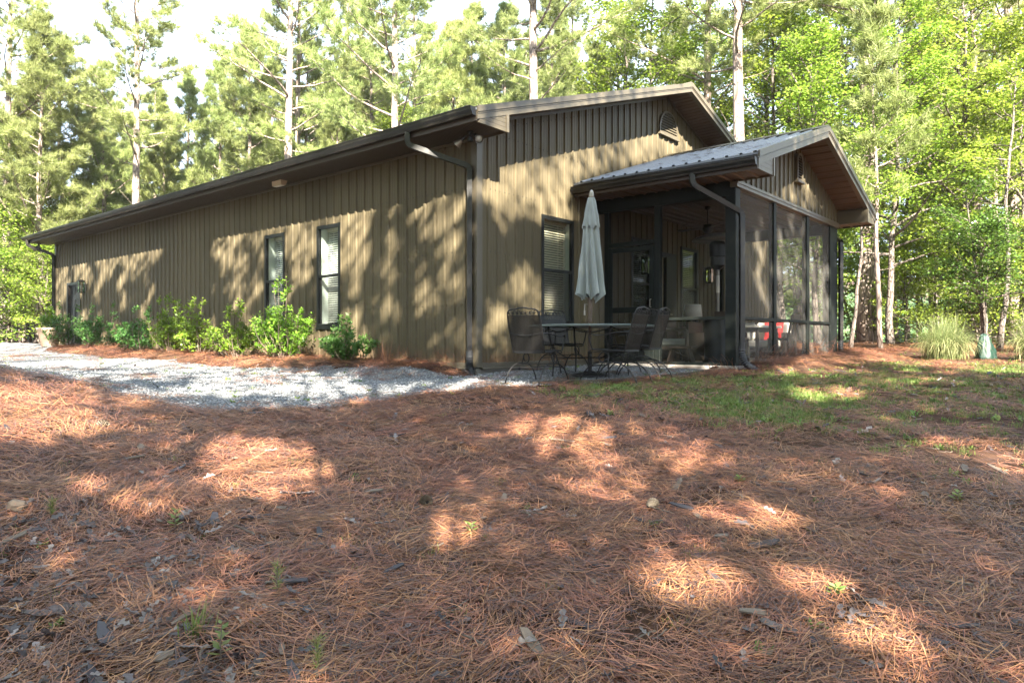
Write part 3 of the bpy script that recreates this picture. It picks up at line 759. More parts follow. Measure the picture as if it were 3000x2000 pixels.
# the screen door in the left side
mb = MB(); a, b = -1.285, -.335; u0, u1 = PU0-.012, PU0+.03
for (p, q) in ((a, a+.085), (b-.085, b)): mb.cbox(u0, u1, p, q, .03, 2.13, .004)
for (p, q) in ((.03, .25), (.93, 1.03), (2.04, 2.13)): mb.cbox(u0, u1, a+.085, b-.085, p, q, .004)
sd = mb.build('screen_door', M['post'], HOUSE)
mb = MB(); mb.cbox(PU0-.008, PU0+.06, -1.288, -.332, 2.15, 2.23, .004); mb.build('door_header', M['post'], sd)
mb = MB(); mb.tube([(PU0-.012, a+.05, 1.02), (PU0-.05, a+.05, 1.02), (PU0-.05, a+.05, 1.16), (PU0-.012, a+.05, 1.16)], .008, 6); mb.build('handle', M['steel'], sd)
# ================================================================== fixtures and furniture
def local(root_loc): return Vector(root_loc)
# ---- flood lights under the eave
def floodlight(u, v, w, label, name='floodlight'):
    p = hw(u, v, w); t = thing(name, label, 'floodlight', p, HA, 'twin floodlights under the eave')
    mb = MB(); mb.lathe([(.055, 0), (.055, -.012), (.03, -.03)], 16); mb.tube([(0, 0, -.02), (0, 0, -.085)], .02, 10); mb.build('mount', M['dark'], t)
    for sg in (-1, 1):
        d = Vector((-.25, sg*.75, -.62)).normalized(); s0 = Vector((0, sg*.01, -.045))
        k = MB(); k.tube([s0, s0+Vector((-.01, sg*.06, -.005)), s0+Vector((-.02, sg*.10, -.03))], .012, 8)
        b = s0+Vector((-.02, sg*.10, -.03)); k.tube([b, b+d*.06], [.024, .026], 12); k.build('lamp_arm', M['dark'], t)
        c = MB(); c.tube([b+d*.05, b+d*.085, b+d*.16, b+d*.165], [.022, .034, .068, .068], 18, 0, False); c.tube([b+d*.10, b+d*.150], [.03, .055], 14, 1)
        c.build('lamp_shade', [M['steel'], M['white']], t, True)
    s = MB(); s.cbox(-.045, .035, -.03, .03, -.155, -.085, .01); s.cbox(-.06, -.044, -.022, .022, -.15, -.11, .006); s.build('motion_sensor', M['dark'], t)
    return t
floodlight(-.30, -.15, SH-.003, 'twin cone floodlight with motion sensor under the near front corner of the eave')
floodlight(-.36, HL+.42, SH-.003, 'dark twin floodlight under the far end of the long eave')
p = hw(-.30, 5.05, SH); t = thing('soffit_light', 'small tan rectangular light box on the soffit above the two tall windows', 'light', p, HA)
mb = MB(); mb.prism([(-.075, -.16, 0), (.075, -.16, 0), (.06, -.13, -.085), (-.045, -.13, -.085)], (0, .32, 0)); mb.build('housing', M['tan'], t)
mb = MB(); mb.cbox(-.03, .045, -.11, .17, -.095, -.085, .003); mb.build('lens', M['pale'], t)
# ---- lanterns
def lantern(loc, rz, label):
    t = thing('wall_lantern', label, 'lantern', loc, rz, 'box lanterns on the walls')
    mb = MB(); mb.cbox(-.02, .004, -.055, .055, -.10, .10, .004); mb.cbox(-.10, -.02, -.012, .012, .055, .075, .003); mb.build('bracket', M['gutter'], t)
    h = .17; mb = MB()
    for x in (-.21, -.07):
        for y in (-.07, .07): mb.cbox(x-.008, x+.008, y-.008, y+.008, -h, h, .002)
    for z in (-h, h-.016):
        for y in (-.07, .07): mb.cbox(-.202, -.078, y-.008, y+.008, z, z+.016, .002)
        for x in (-.21, -.07): mb.cbox(x-.008, x+.008, -.062, .062, z, z+.016, .002)
    mb.cbox(-.23, -.05, -.09, .09, h, h+.02, .004); mb.cbox(-.19, -.09, -.05, .05, h+.02, h+.045, .006); mb.cbox(-.218, -.062, -.078, .078, -h-.012, -h, .003)
    mb.build('frame', M['gutter'], t)
    g = MB()
    for x in (-.212, -.068): g.add([(x, -.06, -h+.016), (x, .06, -h+.016), (x, .06, h-.016), (x, -.06, h-.016)], [(0, 1, 2, 3)])
    for y in (-.072, .072): g.add([(-.2, y, -h+.016), (-.08, y, -h+.016), (-.08, y, h-.016), (-.2, y, h-.016)], [(0, 1, 2, 3)])
    g.build('glass', M['lampglass'], t)
    b = MB(); b.lathe([(.012, -.16), (.014, -.06), (.028, -.02), (.03, .02), (.016, .06), (.004, .075)], 14, (-.14, 0, 0)); b.build('bulb', M['pale'], t, True)
lantern(hw(-.003, 16.05, 2.03), HA, 'bronze box lantern on the long wall beside the black side door')
lantern(hw(5.0, -.003, 1.98), HA+math.pi/2, 'box lantern on the porch wall seen through the screen door')
lantern(hw(8.05, -.003, 1.98), HA+math.pi/2, 'box lantern on the porch wall right of the patio heater pole')

# ---- spring chairs of black iron mesh
def mesh_panel(mb, P, nu, nv, w=.0034):
    """diagonal expanded-metal strips over a bilinear patch P[0..3]"""
    P = [Vector(p) for p in P]
    def f(a, b): return P[0]*(1-a)*(1-b)+P[1]*a*(1-b)+P[2]*a*b+P[3]*(1-a)*b
    nrm = (P[1]-P[0]).cross(P[3]-P[0]).normalized()
    A = (P[1]-P[0]).length; B = (P[3]-P[0]).length; s = .017
    for sg in (1, -1):
        k = -int(B/s)-1 if sg > 0 else 0; kmax = int(A/s)+1 if sg > 0 else int((A+B)/s)+1
        while k <= kmax:
            pts = []
            for a, b in ((k*s, 0), (k*s+sg*B, B)):
                pts.append([a, b])
            (a0, b0), (a1, b1) = pts
            def clip(t): return a0+(a1-a0)*t
            t0, t1 = 0.0, 1.0; da = a1-a0
            for lim, up in ((0, False), (A, True)):
                tt = (lim-a0)/da
                if (da > 0) == up: t1 = min(t1, tt)
                else: t0 = max(t0, tt)
            if t1-t0 > .02:
                n = 3
                for i in range(n):
                    ta, tb = t0+(t1-t0)*i/n, t0+(t1-t0)*(i+1)/n
                    p, q = f(clip(ta)/A, ta), f(clip(tb)/A, tb); d = (q-p).normalized().cross(nrm)*w
                    o = nrm*(.0015*sg)
                    mb.add([p-d+o, q-d+o, q+d+o, p+d+o], [(0, 1, 2, 3)])
            k += 1
def curve(P, n=8):
    P = [Vector(p) for p in P]; C = []
    for k in range(len(P)-1):
        p0, p1, p2, p3 = P[max(k-1, 0)], P[k], P[k+1], P[min(k+2, len(P)-1)]
        for i in range(n):
            t = i/n; C.append(.5*((2*p1)+(p2-p0)*t+(2*p0-5*p1+4*p2-p3)*t*t+(3*p1-p0-3*p2+p3)*t**3))
    return C+[P[-1]]
def make_chair(loc, rz, label):
    t = thing('spring_chair', label, 'chair', loc, rz, 'iron mesh spring chairs around the patio table'); I = M['iron']
    mb = MB(); fr = curve([(.25, -.20, .43), (.26, 0, .435), (.25, .20, .43), (.20, .25, .43), (0, .255, .425), (-.22, .235, .41), (-.24, 0, .405), (-.22, -.235, .41), (0, -.255, .425), (.20, -.25, .43), (.25, -.20, .43)], 5)
    mb.tube(fr, .0085, 7); mesh_panel(mb, [(-.22, -.235, .408), (.235, -.235, .432), (.235, .235, .432), (-.22, .235, .408)], 1, 1)
    mb.tube(curve([(.25, -.2, .43), (.285, -.19, .40), (.285, .19, .40), (.25, .2, .43)], 5), .006, 6); mb.build('seat', I, t)
    mb = MB(); B = lambda y, z: (-.23-(z-.41)*.30, y, z)
    mb.tube(curve([B(-.235, .405), B(-.243, .65), B(-.238, .89), B(-.20, .955), B(-.10, .972), B(0, .985), B(.10, .972), B(.20, .955), B(.238, .89), B(.243, .65), B(.235, .405)], 6), .0095, 8)
    mb.tube([B(-.238, .885), B(.238, .885)], .006, 6); mb.tube([B(-.235, .42), B(.235, .42)], .006, 6)
    mb.tube(curve([B(-.243, .66), (B(0, .63)[0]-.02, 0, .63), B(.243, .66)], 6), .005, 6)
    mesh_panel(mb, [B(-.236, .42), B(.236, .42), B(.238, .885), B(-.238, .885)], 1, 1)
    for k in range(7):                                     # leaf scroll under the arched top
        y = -.19+k*.063; z = .918+.012*math.cos(k*1.5)
        mb.tube(curve([B(y-.03, .89), B(y-.012, z+.02), B(y+.018, z+.012), B(y+.012, z-.012), B(y-.002, z)], 4), .0045, 5)
        mb.add([B(y+.02, .893), B(y+.036, .915), B(y+.03, .945), B(y+.014, .92)], [(0, 1, 2, 3)])
    mb.build('backrest', I, t)
    for s in (-1, 1):
        mb = MB(); mb.tube(curve([B(s*.243, .66), (-.16, s*.275, .655), (0, s*.29, .628), (.14, s*.285, .618), (.235, s*.275, .636), (.265, s*.268, .60), (.24, s*.26, .50), (.22, s*.252, .435)], 6), .011, 7, 0, True, 0, .6); mb.build('armrest', I, t)
    for s in (-1, 1):
        for e in (-1, 1):
            mb = MB(); mb.tube(curve([(-e*.02, s*.225, .255), (e*.12, s*.235, .262), (e*.27, s*.245, .20), (e*.37, s*.25, .09), (e*.41, s*.252, .0)], 7), .0095, 7)
            mb.lathe([(.012, 0), (.012, .012)], 8, (e*.41, s*.252, -.004)); mb.build('leg', I, t)
        mb = MB(); c = (.06, s*.215, .335)
        mb.tube(curve([(.06, s*.215, .255), (.13, s*.215, .285), (.14, s*.215, .35), (.07, s*.215, .40), (0, s*.215, .36), (.02, s*.215, .30), (.07, s*.215, .295)], 6), .009, 7)
        mb.tube(curve([(.07, s*.215, .40), (-.08, s*.215, .405), (-.2, s*.22, .408)], 4), .009, 6)
        mb.tube([(0, s*.24, .262), (0, s*.215, .36)], .008, 6); mb.build('spring', I, t)
    mb = MB()
    for e in (-1, 1): mb.tube(curve([(e*.26, -.245, .205), (e*.27, 0, .215), (e*.26, .245, .205)], 5), .007, 6)
    mb.tube([(0, -.225, .258), (0, .225, .258)], .007, 6); mb.build('crossbar', I, t)
    return t
TX, TY = 1.13, 10.3
GZ = lambda x, y: terrain(x, y)+.012
chairs = [
    (.34, 9.45, 1.02, 'black iron mesh chair left of the table with its broad back towards the lawn'),
    (.80, 11.2, -1.15, 'black iron mesh chair behind the table in front of the gable window'),
    (1.38, 9.45, 2.57, 'nearest black iron mesh chair right of the table, seat tucked beside the table leg'),
    (1.80, 10.9, 3.6, 'black iron mesh chair half hidden between the two right-hand chairs'),
    (1.80, 10.1, 2.62, 'black iron mesh chair closest to the dark porch screen'),
]
c0 = make_chair((chairs[0][0], chairs[0][1], GZ(*chairs[0][:2])), chairs[0][2], chairs[0][3])
for (x, y, rz, lab) in chairs[1:]: dup(c0, (x, y, GZ(x, y)), rz, None, lab)
# ---- round table
t = thing('patio_table', 'round patio table with a grey-green mesh top on thin dark iron legs', 'table', (TX+.02, TY, GZ(TX, TY)), .2)
mb = MB(); mb.lathe([(.03, .742), (.80, .742), (.89, .737), (.92, .730), (.92, .712), (.89, .709), (.03, .730)], 56); mb.build('tabletop', M['tabletop'], t, False)
mb = MB()
for k in range(8):
    a, b = k*math.pi/4+.1, (k+1)*math.pi/4+.1
    mb.tube(curve([(.70*math.cos(a), .70*math.sin(a), .70), (.66*math.cos((a+b)/2), .66*math.sin((a+b)/2), .635), (.70*math.cos(b), .70*math.sin(b), .70)], 6), .007, 6)
mb.build('apron', M['iron'], t)
for k in range(4):
    a = k*math.pi/2+.1; ca, sa = math.cos(a), math.sin(a)
    mb = MB(); mb.tube(curve([(.66*ca, .66*sa, .72), (.64*ca, .64*sa, .55), (.58*ca, .58*sa, .3), (.60*ca, .60*sa, .0)], 6), [.016]*7+[.014]*6+[.012]*6, 8)
    mb.tube(curve([(.60*ca, .60*sa, .42), (.40*ca, .40*sa, .28), (.12*ca, .12*sa, .27)], 6), .009, 6); mb.build('leg', M['iron'], t)
mb = MB(); mb.tube([(.13*math.cos(a*.393), .13*math.sin(a*.393), .27) for a in range(17)], .009, 6, 0, False); mb.build('stretcher_ring', M['iron'], t)
# ---- closed umbrella
gz = GZ(TX, TY); t = thing('patio_umbrella', 'closed sage green patio umbrella standing through the middle of the round table', 'umbrella', (TX, TY, gz), 0)
tilt = lambda z: (.012*(z-.7), 0.0)
mb = MB(); mb.lathe([(.02, .075), (.06, .07), (.09, .05), (.24, .035), (.26, .02), (.26, 0)][::-1], 28); mb.tube([(0, 0, .06), (0, 0, .36)], .032, 12); mb.build('base', M['iron'], t)
mb = MB(); mb.tube([(*tilt(.1), .1), (*tilt(1.2), 1.2), (*tilt(2.6), 2.6)], [.021, .021, .019], 12)
mb.tube([(*tilt(.78), .78), (*tilt(.80), .80), (*tilt(1.10), 1.10), (*tilt(1.14), 1.14)], [.026, .032, .036, .03], 12); mb.build('pole', M['bronzepole'], t)
mb = MB(); mb.tube([(-.03, -.02, 1.04), (-.075, -.035, 1.04), (-.08, -.035, .95)], .008, 6); mb.tube([(-.08, -.035, .95), (-.08, -.035, .88)], .014, 8); mb.build('crank_handle', M['steel'], t)
def folded(z0, z1, r0, r1, nz_, amp, seed, hang=0.0, nf=8):
    rg = random.Random(seed); ph = [rg.uniform(-.5, .5) for _ in range(nf)]; V = []; F = []; n = nf*8
    for i in range(nz_+1):
        s = i/nz_; z = z0+(z1-z0)*s; r = r0+(r1-r0)*(s**.8)
        for k in range(n):
            th = 2*math.pi*k/n; q = k/n*nf; j = int(q) % nf; fr = q-int(q)
            fold = math.cos(2*math.pi*(fr+.18*ph[j]+.10*math.sin(3*s+ph[j]*6)))
            rr = r*(1+amp*fold*(.35+.65*s)+.06*ph[j]*s+.04*math.sin(9*s+ph[j]*9)); tw = .45*s
            zz = z - (hang*(1-fold)*.5*(1+ph[j]) if i == nz_ else 0)
            V.append((rr*math.cos(th+tw)+tilt(z)[0], rr*math.sin(th+tw)*.92+tilt(z)[1], zz))
    for i in range(nz_):
        for k in range(n): F.append((i*n+k, i*n+(k+1) % n, (i+1)*n+(k+1) % n, (i+1)*n+k))
    m = MB(); m.add(V, F); return m
folded(2.20, 1.19, .09, .155, 22, .50, 4, .10).build('canopy', M['canvas'], t, True)
folded(2.585, 2.17, .046, .115, 10, .20, 9, .07).build('vent_tier', M['canvas'], t, True)
mb = MB()
for k in range(8):
    a = k*math.pi/4+.6; mb.tube([(.13*math.cos(a)+tilt(1.1)[0], .13*math.sin(a), 1.24), (.11*math.cos(a), .11*math.sin(a), 1.10+.03*(k % 3))], .011, 6)
mb.build('ribs', M['canvas'], t)
mb = MB(); mb.lathe([(.035, 2.575), (.04, 2.60), (.034, 2.655), (.02, 2.69), (.006, 2.70)], 14, (tilt(2.6)[0], 0, 0)); mb.build('finial', M['steel'], t, True)

# ---- inside the porch
def inporch(u, v): return hw(u, v, 0.001)
t = thing('patio_heater', 'tall black patio heater with a wide mushroom reflector behind the dark screen', 'heater', inporch(4.38, -1.98), 0)
mb = MB(); mb.lathe([(.27, 0), (.27, .05), (.24, .07), (.235, .78), (.21, .83), (.05, .86)], 28); mb.build('base_drum', M['dark'], t, True)
mb = MB(); mb.tube([(0, 0, .84), (0, 0, 1.75)], .032, 12); mb.build('pole', M['steel'], t)
mb = MB(); mb.tube([(0, 0, 1.30), (0, 0, 1.62)], .034, 12); mb.build('label_sleeve', M['pale'], t)
mb = MB(); mb.lathe([(.05, 1.72), (.11, 1.78), (.13, 1.80), (.13, 1.95), (.15, 1.97), (.15, 2.18), (.12, 2.24)], 24); mb.build('burner', M['dark'], t)
mb = MB(); mb.lathe([(.46, 2.26), (.455, 2.275), (.38, 2.325), (.22, 2.375), (.03, 2.395), (.02, 2.385), (.22, 2.36), (.38, 2.31)], 32); mb.build('reflector', M['steel'], t, True)
t = thing('ceiling_fan', 'dark ceiling fan hanging from the porch ceiling', 'fan', hw(5.0, -1.5, PH-.003), HA)
mb = MB(); mb.lathe([(.06, 0), (.06, -.05), (.02, -.07)][::-1], 16); mb.tube([(0, 0, -.05), (0, 0, -.35)], .012, 8); mb.build('rod', M['dark'], t)
mb = MB(); mb.lathe([(.05, -.52), (.09, -.48), (.11, -.42), (.09, -.36), (.03, -.34)], 20); mb.build('motor', M['dark'], t, True)
for k in range(5):
    a = k*2*math.pi/5+.3; c, s = math.cos(a), math.sin(a); mb = MB()
    P = [(.1, -.035), (.2, -.06), (.62, -.075), (.66, 0), (.62, .075), (.2, .06), (.1, .035)]
    mb.prism([(x*c-y*s, x*s+y*c, -.42+.12*y) for x, y in P], (0, 0, .008)); mb.build('blade', M['darkwood'], t)
t = thing('armchair', 'dark wood armchair with a sage cushion behind the left screen', 'armchair', inporch(4.92, -.72), HA+math.radians(-60))
mb = MB()
for s in (-.36, .36):
    mb.cbox(.28, .35, s-.035, s+.035, 0, .60, .008); mb.cbox(-.36, -.29, s-.035, s+.035, 0, .62, .008); mb.tube(curve([(.32, s, .58), (.26, s, .63), (0, s, .645), (-.2, s, .65), (-.38, s, .60)], 5), .032, 8, 0, True, .78)
mb.cbox(-.34, .34, -.36, .36, .24, .31, .008); mb.build('frame', M['darkwood'], t)
mb = MB(); mb.prism([(-.34, -.33, .30), (-.30, -.33, .30), (-.46, -.33, .86), (-.50, -.33, .86)], (0, .66, 0)); mb.build('backrest', M['darkwood'], t)
mb = MB(); mb.cbox(-.30, .34, -.325, .325, .31, .46, .04); mb.build('seat_cushion', M['cushion'], t)
mb = MB(); mb.prism([(-.28, -.30, .46), (-.18, -.30, .46), (-.33, -.30, .88), (-.43, -.30, .88)], (0, .6, 0)); mb.build('back_cushion', M['cushion'], t)
def pillow(loc, rz, label, mat, w=.42, tilt_=.3):
    V = []; F = []; n = 9
    for sd in (1, -1):
        for i in range(n):
            for j in range(n):
                a, b = i/(n-1)*2-1, j/(n-1)*2-1; th = .075*(max(0, 1-a**4)*max(0, 1-b**4))**.6
                pin = 1-.07*(1-abs(abs(a)-abs(b))) if False else 1-.05*(1-a*a)*abs(b)-.05*(1-b*b)*abs(a)
                V.append((sd*th, a*w/2*pin, b*w/2*pin))
    for sd in range(2):
        for i in range(n-1):
            for j in range(n-1):
                q = [sd*n*n+i*n+j, sd*n*n+(i+1)*n+j, sd*n*n+(i+1)*n+j+1, sd*n*n+i*n+j+1]; F.append(q if sd == 0 else q[::-1])
    m = MB(); m.add(V, F); o = m.build('pillow', mat, None, True); o.location = loc; o.rotation_euler = (0, -tilt_, rz)
    return tag(o, label, 'pillow', 'pillows on the porch seats')
pillow(inporch(4.80, -.55)+Vector((0, 0, .66)), HA+math.radians(-60), 'pale sage pillow leaning in the dark armchair', M['cushion'], .40)
t = thing('wooden_stool', 'low rustic wooden stool with splayed plank legs behind the left screen', 'stool', inporch(4.42, -1.22), HA+.1)
mb = MB(); mb.cbox(-.15, .15, -.26, .26, .27, .315, .008); mb.build('seat', M['oldwood'], t)
for s in (-1, 1):
    mb = MB(); mb.prism([(-.12, s*.25, 0), (.12, s*.25, 0), (.10, s*.17, .27), (-.10, s*.17, .27)], (0, -s*.035, 0)); mb.build('leg', M['oldwood'], t)
mb = MB(); mb.bar((0, -.2, .08), (0, .16, .24), .03, .03); mb.build('brace', M['oldwood'], t)
# side table and lamp by the wall
t = thing('side_table', 'small dark side table under the white lamp by the porch wall', 'table', inporch(6.60, -.42), HA)
mb = MB(); mb.cbox(-.24, .24, -.24, .24, .52, .56, .006); mb.build('tabletop', M['darkwood'], t)
for a in (-.2, .2):
    for b in (-.2, .2): mb = MB(); mb.cbox(a-.02, a+.02, b-.02, b+.02, 0, .52, .004); mb.build('leg', M['darkwood'], t)
t = thing('table_lamp', 'table lamp with a white drum shade on the small side table', 'lamp', inporch(6.60, -.42)+Vector((0, 0, .561)), 0)
mb = MB(); mb.lathe([(.09, 0), (.09, .015), (.03, .03), (.06, .12), (.07, .2), (.03, .29), (.012, .32), (.012, .42)], 20); mb.build('lamp_base', M['darkwood'], t, True)
mb = MB(); mb.lathe([(.20, .36), (.17, .66), (.165, .66), (.195, .36)], 28); mb.build('lamp_shade', M['pale'], t, True)
# sofa along the porch wall
t = thing('sofa', 'pale cushioned sofa with dark arms along the far porch side', 'sofa', inporch(8.25, -1.1), HA+math.pi)
mb = MB()
for s in (-.86, .86): mb.cbox(-.36, .38, s-.05, s+.05, 0, .60, .01)
mb.cbox(-.36, .36, -.82, .82, .16, .26, .01); mb.cbox(-.42, -.34, -.82, .82, .16, .78, .01); mb.build('frame', M['darkwood'], t)
for s in (-.41, .41):
    mb = MB(); mb.cbox(-.33, .36, s-.395, s+.395, .26, .43, .04); mb.build('seat_cushion', M['pale'], t)
    mb = MB(); mb.cbox(-.335, -.18, s-.39, s+.39, .435, .84, .05); mb.build('back_cushion', M['pale'], t)
for (u, v, r, lab, mt) in ((8.28, -.48, HA+math.pi, 'bright red pillow at the wall end of the pale sofa', 'red'), (8.26, -.95, HA+math.pi-.2, 'cream pillow in the middle of the pale sofa', 'pale'), (8.28, -1.6, HA+math.pi+.2, 'bright red pillow at the screen end of the pale sofa', 'red')):
    pillow(inporch(u, v)+Vector((0, 0, .64)), r, lab, M[mt])
# second cushioned chair, with red pillow, behind the first front screen
t = thing('cushioned_chair', 'dark cushioned chair against the porch wall holding a red pillow', 'armchair', inporch(6.02, -1.05), HA-math.pi/2)
mb = MB()
for s in (-.33, .33): mb.cbox(-.32, .34, s-.035, s+.035, 0, .58, .008)
mb.cbox(-.32, .32, -.29, .29, .2, .28, .008); mb.cbox(-.36, -.30, -.33, .33, .2, .82, .01); mb.build('frame', M['darkwood'], t)
mb = MB(); mb.cbox(-.29, .33, -.29, .29, .28, .42, .04); mb.build('seat_cushion', M['pale'], t)
pillow(inporch(5.98, -1.22)+Vector((0, 0, .65)), HA-math.pi/2, 'bright red pillow propped in the cushioned chair near the corner screen', M['red'], .42)
pillow(inporch(6.22, -1.12)+Vector((0, 0, .63)), HA-math.pi/2+.2, 'white pillow beside the red one in the cushioned chair', M['white'], .38)
# dining set by the front screen
t = thing('dining_table', 'dark dining table with a pale runner behind the front screen', 'table', inporch(6.55, -1.75), HA)
mb = MB(); mb.cbox(-.62, .62, -.42, .42, .68, .73, .008); mb.build('tabletop', M['pale'], t)
mb = MB(); mb.cbox(-.56, .56, -.36, .36, .60, .679, .004); mb.build('apron', M['darkwood'], t)
for a in (-.54, .54):
    for b in (-.34, .34): mb = MB(); mb.cbox(a-.03, a+.03, b-.03, b+.03, 0, .60, .006); mb.build('leg', M['darkwood'], t)
def make_dchair(loc, rz, label):
    t = thing('dining_chair', label, 'chair', loc, rz, 'dark dining chairs on the porch')
    mb = MB(); mb.cbox(-.21, .21, -.21, .21, .43, .475, .01); mb.build('seat', M['darkwood'], t)
    mb = MB()
    for s in (-.19, .19): mb.bar((-.20, s, .47), (-.28, s, .92), .035, .035, 0, (0, 1, 0))
    mb.prism([(-.265, -.205, .80), (-.285, -.205, .95), (-.31, -.205, .95), (-.29, -.205, .80)], (0, .41, 0))
    mb.prism([(-.215, -.07, .48), (-.235, -.07, .48), (-.285, -.07, .82), (-.265, -.07, .82)], (0, .14, 0)); mb.build('backrest', M['darkwood'], t)
    for a, b in ((.18, -.18), (.18, .18), (-.19, -.18), (-.19, .18)):
        mb = MB(); mb.bar((a, b, .44), (a*1.15, b*1.08, 0), .04, .04, 0, (0, 1, 0)); mb.build('leg', M['darkwood'], t)
    mb = MB(); mb.bar((.19, -.18, .16), (-.2, -.18, .16), .02, .02); mb.bar((.19, .18, .16), (-.2, .18, .16), .02, .02); mb.build('stretcher', M['darkwood'], t)
    return t
d0 = make_dchair(inporch(4.55, -2.12), HA+.25, 'dark dining chair nearest the corner post behind the front screen')
dup(d0, inporch(5.35, -1.9), HA+.05, None, 'dark dining chair at the near end of the dining table')
dup(d0, inporch(6.35, -2.45), HA+math.pi/2, None, 'dark dining chair with its back to the front screen')

# ---- planter pot at the far end of the long wall
p = at(145, 20.6); t = thing('flower_pot', 'pale terracotta tapered planter at the far end of the long wall', 'planter', p, 0)
mb = MB(); mb.lathe([(.20, 0), (.21, .01), (.30, .46), (.325, .48), (.33, .54), (.30, .545), (.285, .49), (.26, .47)], 32); mb.build('pot', M['clay'], t, True)
mb = MB(); mb.lathe([(.02, .49), (.275, .495), (.275, .47), (.02, .46)], 20); mb.build('soil', M['oldwood'], t)
# ================================================================== ground
def ground_material():
    m, nt, out = new_mat('forest_floor'); L = nt.links
    tc = N(nt, 'ShaderNodeTexCoord')
    n1 = N(nt, 'ShaderNodeTexNoise', Scale=.55, Detail=5.0, Roughness=.6); n2 = N(nt, 'ShaderNodeTexNoise', Scale=38.0, Detail=6.0, Roughness=.75)
    mp = N(nt, 'ShaderNodeMapping'); mp.inputs['Scale'].default_value = (1, .18, 1); mp.inputs['Rotation'].default_value = (0, 0, .6)
    L.new(tc.outputs['Object'], n1.inputs[0]); L.new(tc.outputs['Object'], mp.inputs[0]); L.new(mp.outputs[0], n2.inputs[0])
    c1 = ramp(nt, [(.3, (.035, .022, .016)), (.5, (.085, .045, .027)), (.72, (.17, .095, .055))], n2.outputs['Fac'])
    c2 = ramp(nt, [(.35, (.55, .5, .5)), (.65, (1, 1, 1))], n1.outputs['Fac'])
    col = mixc(nt, 1.0, c1.outputs[0], c2.outputs[0], 'MULTIPLY')
    b = N(nt, 'ShaderNodeBsdfPrincipled'); b.inputs['Roughness'].default_value = .95; b.inputs['Specular IOR Level'].default_value = .15
    L.new(col, b.inputs['Base Color'])
    bp = N(nt, 'ShaderNodeBump', Strength=.6, Distance=.03); L.new(n2.outputs['Fac'], bp.inputs['Height']); L.new(bp.outputs[0], b.inputs['Normal'])
    L.new(b.outputs[0], out.inputs[0]); return m
def gravel_material():
    m, nt, out = new_mat('pale_gravel'); L = nt.links
    tc = N(nt, 'ShaderNodeTexCoord')
    vo = N(nt, 'ShaderNodeTexVoronoi', Scale=26.0); L.new(tc.outputs['Object'], vo.inputs['Vector'])
    v2 = N(nt, 'ShaderNodeTexVoronoi', Scale=26.0); v2.feature = 'DISTANCE_TO_EDGE'; L.new(tc.outputs['Object'], v2.inputs['Vector'])
    no = N(nt, 'ShaderNodeTexNoise', Scale=.8, Detail=6.0, Roughness=.65); L.new(tc.outputs['Object'], no.inputs['Vector'])
    sp = N(nt, 'ShaderNodeSeparateColor'); L.new(vo.outputs['Color'], sp.inputs[0])
    cr = ramp(nt, [(0, (.13, .14, .15)), (.35, (.20, .21, .22)), (.75, (.28, .285, .285)), (1, (.36, .355, .34))], sp.outputs[0])
    r2 = ramp(nt, [(0, (.35, .33, .3)), (.18, (1, 1, 1))], v2.outputs['Distance'])
    col = mixc(nt, 1.0, cr.outputs[0], r2.outputs[0], 'MULTIPLY')
    r3 = ramp(nt, [(.55, (0, 0, 0)), (.72, (.6, .6, .6))], no.outputs['Fac'])
    col = mixc(nt, r3.outputs[0], col, (.25, .19, .14))
    b = N(nt, 'ShaderNodeBsdfPrincipled'); b.inputs['Roughness'].default_value = .85; L.new(col, b.inputs['Base Color'])
    bp = N(nt, 'ShaderNodeBump', Strength=1.0, Distance=.03); L.new(r2.outputs[0], bp.inputs['Height']); L.new(bp.outputs[0], b.inputs['Normal'])
    L.new(b.outputs[0], out.inputs[0]); return m
M['lake'] = paint('lake_water', (.03, .06, .055), (.04, .075, .07), .12, 1.0)
M['ground'] = ground_material(); M['gravel'] = gravel_material()
# one sheet out to the horizon: rings round the view point, fine in front
angs = [R(-52+.26*i) for i in range(401)] + [R(52+.26+3.2*i) for i in range(80) if 52.26+3.2*i < 306]
angs = sorted(set(a % (2*math.pi) for a in angs))
rads = [.25]
while rads[-1] < 900: rads.append(rads[-1]*1.022 + .012)
na = len(angs); mb = MB(); V = [(0, 0, terrain(0, 0))]; F = []
for r in rads:
    for a in angs:
        x, y = r*math.sin(a), r*math.cos(a); V.append((x, y, terrain(x, y)))
for i in range(len(rads)-1):
    for k in range(na):
        k2 = (k+1) % na; F.append((1+i*na+k, 1+i*na+k2, 1+(i+1)*na+k2, 1+(i+1)*na+k))
for k in range(na): F.append((0, 1+(k+1) % na, 1+k))
mb.add(V, F); g = mb.build('ground', M['ground'], None, True); tag(g, 'reddish brown forest floor under pine straw', kind='structure')

# ---- gravel path: outline traced on the ground from the photograph
GRAV_PX = [(-60, 1082), (0, 1089), (115, 1104), (213, 1118), (298, 1134), (361, 1162), (425, 1186), (489, 1197), (560, 1202), (638, 1204), (808, 1205), (920, 1200), (1000, 1191), (1084, 1180), (1224, 1156), (1377, 1143), (1530, 1133),
           (1649, 1125), (1756, 1124), (1871, 1116), (1986, 1105), (2060, 1096), (2137, 1082)]
front = [ground_at(x, y) for x, y in GRAV_PX]
